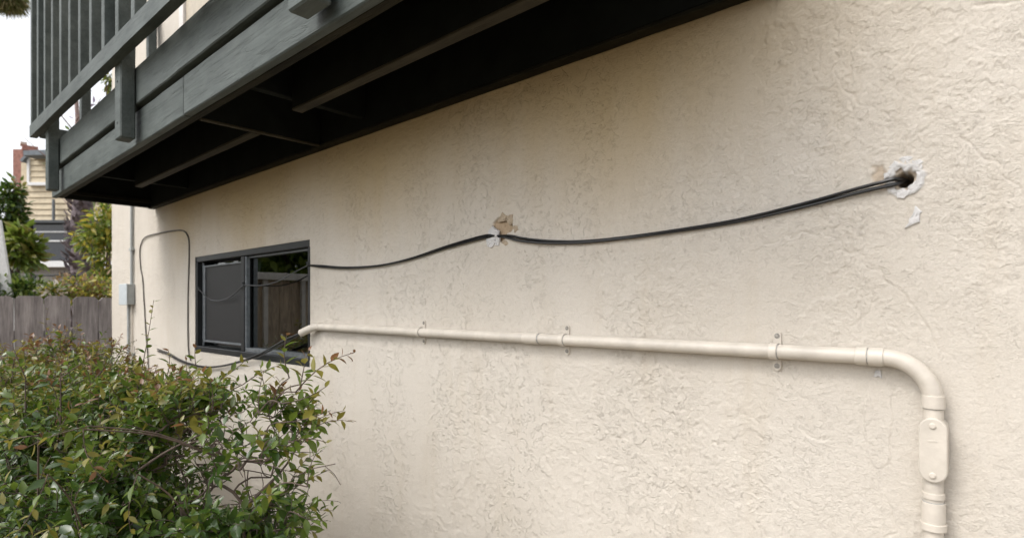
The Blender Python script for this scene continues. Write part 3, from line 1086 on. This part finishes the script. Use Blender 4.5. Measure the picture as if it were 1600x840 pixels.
while len(anch) < SHN:
    L = LUMPS[RNG.choice(len(LUMPS), p=LW)]
    v = RNG.normal(size=3)
    v /= np.linalg.norm(v)
    rad = RNG.uniform(0.55, 1.0) ** 0.6
    p = np.array(L[:3]) + v * np.array(L[3:]) * rad
    if p[2] < 0.55 or p[1] > -0.16 or (p[2] < 0.84 and p[1] > -0.80 and p[0] > -2.9):
        continue
    # leggy, nearly bare inside on the house side: a long hollow
    q = p[:2] - np.array([-2.0, -0.64])
    al, ac = q @ GAPD, q @ np.array([-GAPD[1], GAPD[0]])
    bare = (al / 1.10) ** 2 + (ac / 0.21) ** 2 + ((p[2] - 1.07 + 0.25 * al) / 0.165) ** 2
    if bare < 1 and RNG.random() < 0.955:
        continue
    # growth comes in clumps with dark gaps between
    cl = math.sin(13 * p[0] + 1.3) * math.sin(15 * p[1] + 2 * p[2]) + math.sin(16 * p[2] + 5 * p[0]) * math.sin(21 * p[0] - 9 * p[1])
    if cl < -0.10 and RNG.random() < 0.80:
        continue
    anch.append(p)
    outd.append(v * np.array([1, 1, 0.5]) + np.array([0, 0, 0.75]))
anch, outd = np.array(anch), np.array(outd)

stem_bm = bmesh.new()
roots = [np.array([x, y, 0.0]) for x, y in ((-3.9, -.7), (-3.4, -.85), (-2.9, -.8), (-2.5, -.7), (-2.0, -.78), (-2.3, -.9), (-1.95, -.95), (-3.0, -.65), (-1.65, -.76))]
nodes = []
for r0 in roots:
    for k in range(6):
        e = r0 + np.array([RNG.normal(0, .20), RNG.normal(0, .12), RNG.uniform(.45, .80)])
        e[1] = min(e[1], -0.12)
        m = r0 * .5 + e * .5 + RNG.normal(0, .05, 3) + np.array([0, 0, .08])
        pts = spline([r0 + RNG.normal(0, .03, 3) * [1, 1, 0], m, e], 5)
        rad = [0.011 - 0.005 * i / (len(pts) - 1) for i in range(len(pts))]
        tube_bm(stem_bm, [Vector(p) - Vector(SB) for p in pts], rad, 6, False)
        nodes += [np.array(p) for p in pts[5:]]
nodes = np.array(nodes)
LP, LD, LN, LS, LM = [], [], [], [], []


def shoot(base, d, length, nl, size, youth, droop=0.4, twig_r=0.0016):
    d = d / np.linalg.norm(d)
    side = np.cross(d, RNG.normal(size=3))
    side /= np.linalg.norm(side)
    pts = [base + d * length * t + np.array([0, 0, -droop * length * t * t * 0.5]) + side * 0.10 * length * math.sin(3 * t) for t in np.linspace(0, 1, 6)]
    tube_bm(stem_bm, [Vector(p) - Vector(SB) for p in pts], [twig_r * (1 - 0.6 * t) for t in np.linspace(0, 1, 6)], 4, False)
    ph = RNG.uniform(0, 6.28)
    up = np.array([0, 0, 1.0])
    for i in range(nl):
        t = (i + 0.6) / nl
        a = min(4, int(t * 5))
        p = pts[a] + (pts[a + 1] - pts[a]) * (t * 5 - a)
        tan = pts[a + 1] - pts[a]
        tan /= np.linalg.norm(tan)
        u = np.cross(tan, [0.3, 0.2, 1.0])
        u /= np.linalg.norm(u)
        w = np.cross(tan, u)
        th = ph + i * 2.4
        rad = u * math.cos(th) + w * math.sin(th)
        ld = tan * RNG.uniform(.35, .8) + rad * RNG.uniform(.7, 1.1) + np.array([0, 0, -0.15])
        nn = up * 0.9 + RNG.normal(0, .45, 3) + tan * 0.3
        LP.append(p)
        LD.append(ld)
        LN.append(nn)
        s = size * RNG.uniform(.7, 1.2) * (1 - 0.45 * max(0, t - .6) / .4)
        LS.append(s)
        q = youth * (0.35 + 0.9 * t) + RNG.normal(0, .13)
        LM.append(3 if q > .92 else 2 if q > .62 else 1 if q > .30 else 0)


# growth: every tip joins the nearest wood already there, lower wood preferred; limbs thicken with what they carry
extra = RNG.uniform([-2.9, -0.85, 0.72], [-1.52, -0.50, 1.24], (520, 3))        # bare side twigs of the hollow
npts = np.concatenate([nodes, anch, extra])
n0, nA = len(nodes), len(anch)
todo = n0 + np.argsort(((npts[n0:, None, :] - nodes[None, ::3, :]) ** 2).sum(2).min(1))
have = np.zeros(len(npts), bool)
have[:n0] = True
par = -np.ones(len(npts), int)
for i in todo:
    c = np.where(have)[0]
    dd = npts[c] - npts[i]
    cost = (dd ** 2).sum(1) + np.where(dd[:, 2] > 0.02, 0.05, 0)
    par[i] = c[np.argmin(cost)]
    have[i] = True
load = np.ones(len(npts))
for i in todo[::-1]:
    load[par[i]] += load[i]
for i in todo:
    b, p = npts[par[i]], npts[i]
    L = np.linalg.norm(p - b)
    r1 = min(.0042, .0010 * load[i] ** .36)
    r0_ = min(.0046, .0010 * (load[i] + 1) ** .36) * 1.1
    mid = (b + p) / 2 + RNG.normal(0, .07, 3) * L
    sp = spline([b, mid, p], 2)
    tube_bm(stem_bm, [Vector(q) - Vector(SB) for q in sp], [r0_ + (r1 - r0_) * t / 4 for t in range(5)], 4, False)
for p, d in zip(anch, outd):
    d = d / np.linalg.norm(d) + RNG.normal(0, .35, 3)
    top = min(1, max(0, (p[2] - 1.0) / .35))
    left = min(1, max(0, (-2.2 - p[0]) / 1.2))
    youth = RNG.uniform(0, .58) + .44 * top + 0.30 * left * top
    shoot(p, d, RNG.uniform(.08, .16), int(RNG.integers(8, 14)), RNG.uniform(.031, .048), youth)
nodes = npts[:n0 + nA]
# leggy new shoots that break the outline
tops = anch[anch[:, 2] > 1.16]
for p in tops[RNG.choice(len(tops), 70, replace=False)]:
    lim = 0.24 if p[0] < -2.3 else 0.15
    shoot(p, np.array([RNG.normal(0, .35), RNG.normal(0, .35), 1.0]), RNG.uniform(.10, lim), int(RNG.integers(6, 10)), RNG.uniform(.030, .042), RNG.uniform(.55, 1.0), 0.0, .0017)
# singled-out long shoots that stand clear of the mass (base, tip, leaves, youth)
LONG = [((212, 620, 2.05), (240, 468, 2.10), 17, .62), ((462, 612, 1.95), (556, 551, 1.95), 18, 1.02), ((452, 590, 2.0), (450, 520, 2.0), 8, .75),
        ((310, 590, 2.1), (306, 532, 2.1), 7, .80), ((470, 600, 2.0), (483, 546, 2.0), 8, .85), ((40, 590, 1.9), (18, 533, 1.9), 9, .80), ((20, 590, 2.2), (40, 535, 2.2), 8, .7),
        ((110, 590, 2.2), (108, 545, 2.2), 8, .6), ((150, 590, 2.0), (177, 528, 2.0), 9, .7), ((95, 590, 1.7), (180, 545, 1.8), 11, .7), ((430, 660, 1.85), (517, 640, 1.85), 9, .75), ((440, 630, 1.9), (511, 602, 1.9), 9, .7),
        ((450, 690, 1.85), (512, 692, 1.85), 9, .6), ((480, 760, 1.8), (500, 700, 1.8), 9, .45), ((460, 800, 1.8), (512, 812, 1.8), 10, .3), ((330, 600, 2.0), (385, 560, 2.0), 9, .6), ((380, 600, 2.0), (440, 570, 2.0), 9, .55),
        ((130, 670, 1.22), (165, 750, 1.20), 11, .85), ((140, 665, 1.25), (40, 700, 1.2), 9, .7), ((75, 740, 1.15), (20, 840, 1.12), 9, .75), ((215, 740, 1.25), (205, 830, 1.22), 9, .8), ((60, 680, 1.3), (0, 690, 1.3), 8, .8),
        ((260, 590, 2.2), (262, 545, 2.2), 7, .8), ((185, 600, 2.1), (200, 550, 2.1), 7, .6), ((285, 600, 2.1), (290, 560, 2.2), 7, .7)]
for b, t, nl, yo in LONG:
    k = 0.79 if b[0] > 420 else 1.0
    pb, pt = np.array(atd(b[0], b[1], b[2] * k)), np.array(atd(t[0], t[1], t[2] * k))
    v = pt - pb
    shoot(pb, v, float(np.linalg.norm(v)), nl, .042 if b[2] > 1.4 else .034, yo, 0.0, .0020 if b[2] > 1.4 else .0014)
    j = np.argmin(((nodes - pb) ** 2).sum(1))
    tube_bm(stem_bm, [Vector(q) - Vector(SB) for q in spline([nodes[j], (nodes[j] + pb) / 2 + np.array([0, 0, .02]), pb], 3)], [.0024, .0023, .0022, .0020, .0019, .0018, .0016], 4, False)
# a bare twig and two thicker limbs in the open part
tube_bm(stem_bm, [Vector(p) - Vector(SB) for p in spline([atd(455, 748, 1.5), atd(485, 733, 1.5), atd(510, 727, 1.5), atd(524, 724, 1.5)], 4)], 0.0012, 4, False)
tube_bm(stem_bm, [Vector(p) - Vector(SB) for p in spline([atd(508, 728, 1.5), atd(522, 740, 1.5), atd(532, 757, 1.5)], 4)], 0.0010, 4, False)
tube_bm(stem_bm, [Vector(p) - Vector(SB) for p in spline([atd(360, 815, 1.6), atd(400, 775, 1.6), atd(440, 735, 1.6), atd(470, 690, 1.6)], 4)], [.0065 - .0004 * i for i in range(13)], 7, False)
tube_bm(stem_bm, [Vector(p) - Vector(SB) for p in spline([atd(215, 735, 1.6), atd(260, 705, 1.62), atd(310, 680, 1.65), atd(345, 660, 1.7)], 4)], [.0042 - .00027 * i for i in range(13)], 7, False)
from_bm('branches', stem_bm, BARK, shrub, tuple(SB), smooth=True)
LP, LD, LN, LS, LM = np.array(LP), np.array(LD), np.array(LN), np.array(LS), np.array(LM)
ok = LP[:, 1] < -0.035
LP, LD, LN, LS, LM = LP[ok], LD[ok], LN[ok], LS[ok], LM[ok]
ppx, ppy, dep = proj(LP)
app = LS / dep
app[(ppx < 4) | (ppx > 1600) | (ppy > 830) | (dep < .3)] = -1
pick = np.argsort(-app)[:300]
sel = np.zeros(len(LP), bool)
sel[pick] = True
rest = ~sel
fo = link('foliage', leaves_mesh('foliage', LP[rest], LD[rest], LN[rest], LS[rest], LM[rest], LEAFM, SB), None, shrub, tuple(SB))
fo['kind'] = 'stuff'
one = []
for k in range(4):
    one.append(leaves_mesh('leaf', np.zeros((1, 3)), np.array([[0, 1.0, 0]]), np.array([[0, 0, 1.0]]), np.ones(1), np.zeros(1), [LEAFM[k]]))
bx, by, bz = leaf_basis(LD, LN)
for i in np.where(sel)[0]:
    o = bpy.data.objects.new('leaf', one[LM[i]])
    COL.objects.link(o)
    o.parent = shrub
    m = Matrix(((bx[i][0], by[i][0], bz[i][0]), (bx[i][1], by[i][1], bz[i][1]), (bx[i][2], by[i][2], bz[i][2]))).to_4x4()
    o.matrix_basis = Matrix.Translation(Vector(LP[i] - SB)) @ m @ Matrix.Scale(float(LS[i]), 4)


# ================================================================== BACKGROUND beyond the fence
def crown_mesh(name, blobs, n, size, mats, wts, origin, width=1.0, up=0.6, gap=0.0):
    bl = np.array(blobs)
    vol = bl[:, 3] * bl[:, 4] * bl[:, 5]
    idx = RNG.choice(len(bl), n, p=vol / vol.sum())
    v = RNG.normal(size=(n, 3))
    v /= np.linalg.norm(v, axis=1, keepdims=True)
    r = RNG.uniform(0.25, 1, n) ** 0.5
    lump = 1 + 0.25 * np.sin(v[:, 0] * 7 + idx) * np.sin(v[:, 2] * 6 + idx * 2) * 1.2
    pos = bl[idx, :3] + v * bl[idx, 3:6] * (r * lump)[:, None]
    d = v + RNG.normal(0, .6, (n, 3)) + np.array([0, 0, -.2])
    nn = RNG.normal(0, .5, (n, 3)) + np.array([0, 0, up]) + v * .5
    s = size * RNG.uniform(.6, 1.3, n)
    mi = RNG.choice(len(mats), n, p=wts)
    return leaves_mesh(name, pos, d, nn, s, mi, mats, origin, width)


YEL = leafmat('leaf_yellow', (0.25, 0.22, 0.022), (0.42, 0.35, 0.05), 0.45)
LIME = leafmat('leaf_lime', (0.11, 0.16, 0.022), (0.22, 0.27, 0.05), 0.45)
DRY = leafmat('leaf_dry', (0.17, 0.11, 0.05), (0.30, 0.20, 0.10), 0.6)
BLOOM = leafmat('petal_pale', (0.55, 0.45, 0.40), (0.75, 0.62, 0.50), 0.6)
TRUNKM = simple('shaggy_trunk', (0.175, 0.140, 0.150), 0.95, 0.5, 11, 0.03, 24)


def blob(px, py, t, rx, ry, rd=None):
    """crown lump given by its survey position and pixel radii at depth t"""
    c = atd(px, py, t)
    k = t / F
    a, b = rx * k, ry * k
    return (c.x, c.y, c.z, a, rd or a, b)


def plant(name, label, cat, blobs, n, size, mats, wts, stem_mat=BARK, nst=5, r0=0.02, group=None, width=1.0):
    cx = sum(b[0] for b in blobs) / len(blobs)
    cy = sum(b[1] for b in blobs) / len(blobs)
    root = empty(name, (cx, cy, 0), label, cat, group)
    bm = bmesh.new()
    for k in range(nst):
        b = blobs[k % len(blobs)]
        e = Vector((b[0] - cx + random.uniform(-.5, .5) * b[3], b[1] - cy + random.uniform(-.5, .5) * b[4], b[2] + b[5] * random.uniform(0, .6)))
        m = Vector((e.x * .35, e.y * .35, e.z * .55))
        pts = spline([Vector((random.uniform(-.05, .05), random.uniform(-.05, .05), 0)), m, e], 5)
        tube_bm(bm, pts, [r0 * (1 - .75 * i / (len(pts) - 1)) for i in range(len(pts))], 7, False)
    from_bm('stems' if r0 < .05 else 'trunk', bm, stem_mat, root, (cx, cy, 0), smooth=True)
    o = link('crown', crown_mesh('crown', blobs, n, size, mats, wts, (cx, cy, 0), width), None, root, (cx, cy, 0))
    o['kind'] = 'stuff'
    return root


G = 'plants in the yard behind the fence'
plant('bushy_tree', 'dark green climbing shrub left of the neighbour house', 'tree', [blob(8, 335, 10, 24, 46), blob(24, 300, 10, 13, 18), blob(4, 390, 10, 26, 40), blob(26, 345, 10, 10, 36)], 3200, 0.11, [LEAFM[0], LEAFM[1], LEAFM[2]], [.6, .32, .08], nst=8, r0=.06)
plant('shrub', 'pale olive leafy shrub beside the white leaning board', 'shrub', [blob(34, 385, 8.2, 17, 30), blob(46, 398, 8.2, 14, 16)], 500, 0.15, [LEAFM[1], LEAFM[2], LIME], [.5, .2, .3], group=G)
plant('shrub', 'yellow-green drooping shrub against the house corner', 'shrub', [blob(160, 355, 7.6, 20, 34), blob(145, 372, 7.6, 22, 24), blob(168, 400, 7.6, 18, 40), blob(140, 410, 7.4, 10, 26), blob(172, 335, 7.6, 12, 16)], 1000, 0.105, [YEL, LIME, LEAFM[1]], [.30, .45, .25], group=G, width=.8)
plant('shrub', 'low dark green shrub above the fence top at far left', 'shrub', [blob(10, 452, 6.9, 34, 22), blob(48, 455, 6.9, 26, 20)], 1300, 0.075, [LEAFM[0], LEAFM[1], LIME], [.45, .35, .20], group=G)
plant('shrub', 'low shrub with pale blossoms peeping above the fence', 'shrub', [blob(84, 455, 6.8, 18, 12)], 420, 0.06, [LEAFM[1], YEL, BLOOM], [.45, .25, .3], group=G)
plant('shrub', 'low yellow and brown shrub above the fence beside the house corner', 'shrub', [blob(118, 450, 7.1, 30, 18), blob(160, 452, 7.1, 28, 22), blob(135, 462, 7.1, 40, 14)], 1300, 0.070, [YEL, LIME, DRY], [.28, .34, .38], group=G)

# shaggy trunk of a tall tree
tr = empty('tree', tuple(Vector((atd(129, 478, 9.6).x, atd(129, 478, 9.6).y, 0))), 'stout tree with thick shaggy purple-grey trunk before the neighbour house', 'tree')
bm = bmesh.new()
tp = [Vector((0, 0, 0)) + Vector((0.02 * math.sin(k), 0.02 * math.cos(2 * k), 0.215 * k)) for k in range(18)]
tube_bm(bm, tp, [0.21 - 0.0045 * k + random.uniform(-.012, .012) for k in range(18)], 14)
from_bm('trunk', bm, TRUNKM, tr, tuple(tr.location), smooth=True)
n = 420
a = RNG.uniform(0, 6.28, n)
hz = RNG.uniform(.8, 3.6, n)
pos = np.stack([.18 * np.cos(a), .18 * np.sin(a), hz], -1)
d = np.stack([.5 * np.cos(a), .5 * np.sin(a), RNG.uniform(.2, 1.0, n)], -1)
link('bark_fibre', leaves_mesh('bark_fibre', pos, d, pos * [1, 1, 0] + .01, RNG.uniform(.10, .2, n), np.zeros(n), [TRUNKM]), None, tr, tuple(tr.location))['kind'] = 'stuff'
cr = link('crown', crown_mesh('crown', [(0, 0, 3.75, .35, .35, .3)], 300, .16, [LEAFM[0], LEAFM[1]], [.6, .4], (0, 0, 0)), None, tr, tuple(tr.location))
cr['kind'] = 'stuff'

# slender bare tree seen through the gap above the deck
base = atd(119, 478, 12)
sl = empty('tree', (base.x, base.y, 0), 'slender bare tree seen through the gap under the railing', 'tree')
bm = bmesh.new()
tube_bm(bm, [Vector((.03 * math.sin(k), .03 * math.cos(k * 1.7), .5 * k)) for k in range(14)], [.085 - .004 * k for k in range(14)], 8)
for k in range(26):
    z0 = random.uniform(3.6, 6.2)
    an = random.uniform(0, 6.28)
    L = random.uniform(.35, .9)
    v = Vector((math.cos(an), math.sin(an), .8)) * L
    tube_bm(bm, [Vector((0, 0, z0)), Vector((0, 0, z0)) + v * .5 + Vector((0, 0, -.05)), Vector((0, 0, z0)) + v], [.016, .011, .005], 5, False)
from_bm('trunk', bm, simple('pale_bark', (.28, .20, .18), .9, .4, 20), sl, tuple(sl.location), smooth=True)
c2 = link('crown', crown_mesh('crown', [(0.1, .1, 5.3, .45, .45, .7)], 60, .16, [LEAFM[1], simple('petal_violet', (.30, .22, .34), .7)], [.5, .5], (0, 0, 0)), None, sl, tuple(sl.location))
c2['kind'] = 'stuff'
vb = atd(171, 120, 9)
plant('tree', 'thin tree whose leafy tip shows beside the upper wall', 'tree', [blob(171, 122, 9, 5, 14), blob(168, 132, 9, 4, 10)], 60, .12, [LEAFM[1], LEAFM[2]], [.6, .4], nst=2, r0=.03)

# palm whose lowest fronds reach into the top left corner
pb = atd(-14, 478, 16)
palm = empty('palm_tree', (pb.x, pb.y, 0), 'palm tree with olive fronds in the top left corner', 'palm tree')
bm = bmesh.new()
top = atd(10, -14, 16)
tpts = spline([Vector((-.5, -.5, 0)), Vector((-.35, -.3, 5)), Vector((top.x - pb.x - .1, top.y - pb.y, top.z))], 8)
tpts = spline([Vector((atd(-60, 478, 16).x - pb.x, atd(-60, 478, 16).y - pb.y, 0)), Vector((atd(-55, 200, 16).x - pb.x, atd(-55, 200, 16).y - pb.y, 6)), Vector((atd(-25, -40, 16).x - pb.x, atd(-25, -40, 16).y - pb.y, atd(0, -40, 16).z)), Vector((top.x - pb.x, top.y - pb.y, top.z + .2))], 6)
tube_bm(bm, tpts, [.17] * len(tpts), 10)
from_bm('trunk', bm, TRUNKM, palm, tuple(palm.location), smooth=True)
PALM = leafmat('palm_green', (.10, .115, .035), (.19, .20, .07), .5)
DEADP = leafmat('palm_straw', (.26, .21, .11), (.36, .30, .17), .7)
n = 3000
v = RNG.normal(size=(n, 3))
v /= np.linalg.norm(v, axis=1, keepdims=True)
pos = np.array(top - Vector((pb.x, pb.y, 0))) + v * RNG.uniform(.05, .34, (n, 1)) * np.array([1.25, 1.25, 1]) + np.array([0, 0, -.21])
fr = link('fronds', leaves_mesh('fronds', pos, v + np.array([0, 0, -.5]), RNG.normal(size=(n, 3)), RNG.uniform(.14, .26, n), RNG.choice(2, n, p=[.75, .25]), [PALM, DEADP], width=.20), None, palm, tuple(palm.location))
fr['kind'] = 'stuff'

# ------------------------------------------------------------------ neighbour's house
W = 14.0
ROT = math.atan2(CA, SA)
ER, ED = Vector((SA, CA, 0)), Vector((-CA, SA, 0))
nh_o = atd(90, 478, W)
nh = empty('neighbour_house', (nh_o.x, nh_o.y, 0), 'cream clapboard house with brick chimney beyond the fence', 'house')
SIDING = simple('cream_clapboard', (.58, .49, .35), .75, .12, 9, rand=True)
WHITE = simple('white_trim', (.74, .74, .74), .6, .08)
SLATE = simple('blue_grey_roof', (.16, .18, .20), .8, .2, 12)
BRICK = simple('red_brick', (.30, .145, .115), .9, .3, 16)
WFRAME = simple('dark_window_frame', (.045, .05, .055), .5, .2)


def fbox(name, px0, px1, py0, py1, w0, w1, mat, parent=nh, bev=.004):
    """box by survey rectangle at depth w0, reaching back to w1, square to the house"""
    u0, u1 = (px0 - 800) / F * w0, (px1 - 800) / F * w0
    z1, z0 = H + (YH - py0) / F * w0, H + (YH - py1) / F * w0
    c = Vector((0, -D, 0)) + ER * ((u0 + u1) / 2) + ED * ((w0 + w1) / 2)
    s = Vector((abs(u1 - u0), abs(w1 - w0), z1 - z0))
    bm = bmesh.new()
    bmesh.ops.create_cube(bm, size=1)
    bmesh.ops.scale(bm, vec=s, verts=bm.verts)
    if bev:
        bmesh.ops.bevel(bm, geom=bm.edges[:], offset=bev, segments=1, affect='EDGES')
    o = from_bm(name, bm, mat, parent, (c.x, c.y, (z0 + z1) / 2))
    o.rotation_euler = (0, 0, ROT)
    return o


fbox('wall_core', 41, 230, 246, 570, W + .06, W + 3, SIDING, bev=0)
fbox('return_wall', 33, 42, 254, 440, W + .5, W + 3, SIDING, bev=0)


def siding(y0, y1, rows, px0, px1, w):
    st = (y1 - y0) / rows
    for k in range(rows):
        o = fbox('siding_board', px0, px1, y0 + k * st + .25, y0 + (k + 1) * st, w, w + .035, SIDING)
        o.rotation_euler.x = 0
        bm = bmesh.new()
        bm.from_mesh(o.data)
        for v in bm.verts:
            if v.co.z > 0:
                v.co.y += .025
        bm.to_mesh(o.data)
        bm.free()


siding(240, 285, 5, 45, 200, W)
siding(290, 345, 6, 42, 200, W - .04)
fbox('trim_band', 42, 200, 284.5, 289.5, W - .12, W + .02, WHITE)
fbox('corner_board', 41.5, 45.5, 246, 285, W - .02, W + .05, WHITE)
fbox('downpipe', 81, 83.4, 311, 345, W - .16, W - .10, SLATE)
rf = fbox('roof', 36, 205, 232, 240, W - .35, W + 3.2, SLATE)
rf.rotation_euler.y = -.035
r2 = fbox('roof_edge', 30, 42, 245, 249.5, W - .1, W + 3, SLATE)
r2.rotation_euler.y = -.85
ch = fbox('chimney', 20, 35.5, 233, 440, W + .9, W + 1.5, BRICK)
fbox('chimney_cap', 18, 37.5, 225.5, 233, W + .85, W + 1.55, BRICK, ch)
fbox('chimney_pot', 24, 32, 221.5, 225.5, W + 1.0, W + 1.3, simple('clay', (.55, .45, .38), .9), ch)
fbox('eave_board', 38, 200, 343.5, 348, W - .22, W - .05, WFRAME)
nw = empty('house_window', tuple(atd(80, 408, W)))
nw.parent = nh
nw.location = atd(80, 408, W) - nh.location
fbox('pane', 47, 112, 349, 407, W - .06, W - .045, simple('dark_pane', (.02, .024, .032), .08, .3), nw, 0)
fbox('window_frame', 44, 47.2, 348, 407, W - .11, W - .03, WFRAME, nw)
fbox('window_frame', 111.5, 114.5, 348, 407, W - .11, W - .03, WFRAME, nw)
fbox('glazing_bar', 47, 112, 361, 363, W - .10, W - .062, WHITE, nw)
fbox('glazing_bar', 47, 112, 375, 377.5, W - .10, W - .062, WHITE, nw)
fbox('window_sill', 15, 113, 407.5, 417, W - .20, W - .02, WHITE, nw)
fbox('window_sill', 139, 185, 407.5, 419, W - .20, W - .02, WHITE, nh)
fbox('lower_wall', 0, 200, 417, 560, W - .02, W + .1, simple('grey_lower_wall', (.24, .22, .20), .9), nh, 0)

# white board leaning behind the fence
lb = atd(2, 478, 7.6)
bm = bmesh.new()
bmesh.ops.create_cube(bm, size=1)
bmesh.ops.scale(bm, vec=(.22, .03, 2.62), verts=bm.verts)
bmesh.ops.bevel(bm, geom=bm.edges[:], offset=.006, segments=1, affect='EDGES')
bmesh.ops.translate(bm, vec=(0, 0, 1.31), verts=bm.verts)
wb = from_bm('leaning_board', bm, WHITE, None, (0, 0, 0))
q0 = atd(42, 478, 6.75)
wb.location = (q0.x, q0.y, 0.0)
wb.rotation_euler = (0, R(-9), ROT)
tag(wb, 'white board leaning at a slant behind the fence, far left', 'board')

# thin handrail behind the fence
hr = empty('handrail', tuple(Vector((atd(120, 478, 8.6).x, atd(120, 478, 8.6).y, 0))), 'thin dark handrail above the low plants behind the fence', 'handrail')
fbox('rail', 40, 190, 428.6, 431.2, 8.6, 8.63, WFRAME, hr)
for px in (52, 128, 186):
    fbox('post', px, px + 3, 431.3, 640, 8.6, 8.63, WFRAME, hr)

# trees over the tall fence, seen only in the window's reflection
G2 = 'trees over the tall fence'
plant('tree', 'dark leafy tree over the tall fence, mirrored in the window', 'tree', [(-8.6, -2.6, 3.0, .9, 1.0, 1.1), (-8.9, -3.8, 3.1, 1.0, 1.0, 1.3), (-8.4, -3.2, 2.2, .8, 1.2, .7)], 6500, .18, [LEAFM[0], LEAFM[1], LIME], [.3, .4, .3], nst=6, r0=.07)
plant('tree', 'second leafy tree over the tall fence, farther from the house', 'tree', [(-9.6, -5.0, 3.0, 1.1, 1.1, 1.4), (-9.2, -6.0, 2.4, 1.0, 1.0, 1.0)], 1800, .18, [LEAFM[0], LEAFM[1], LIME], [.45, .4, .15], nst=6, r0=.07)
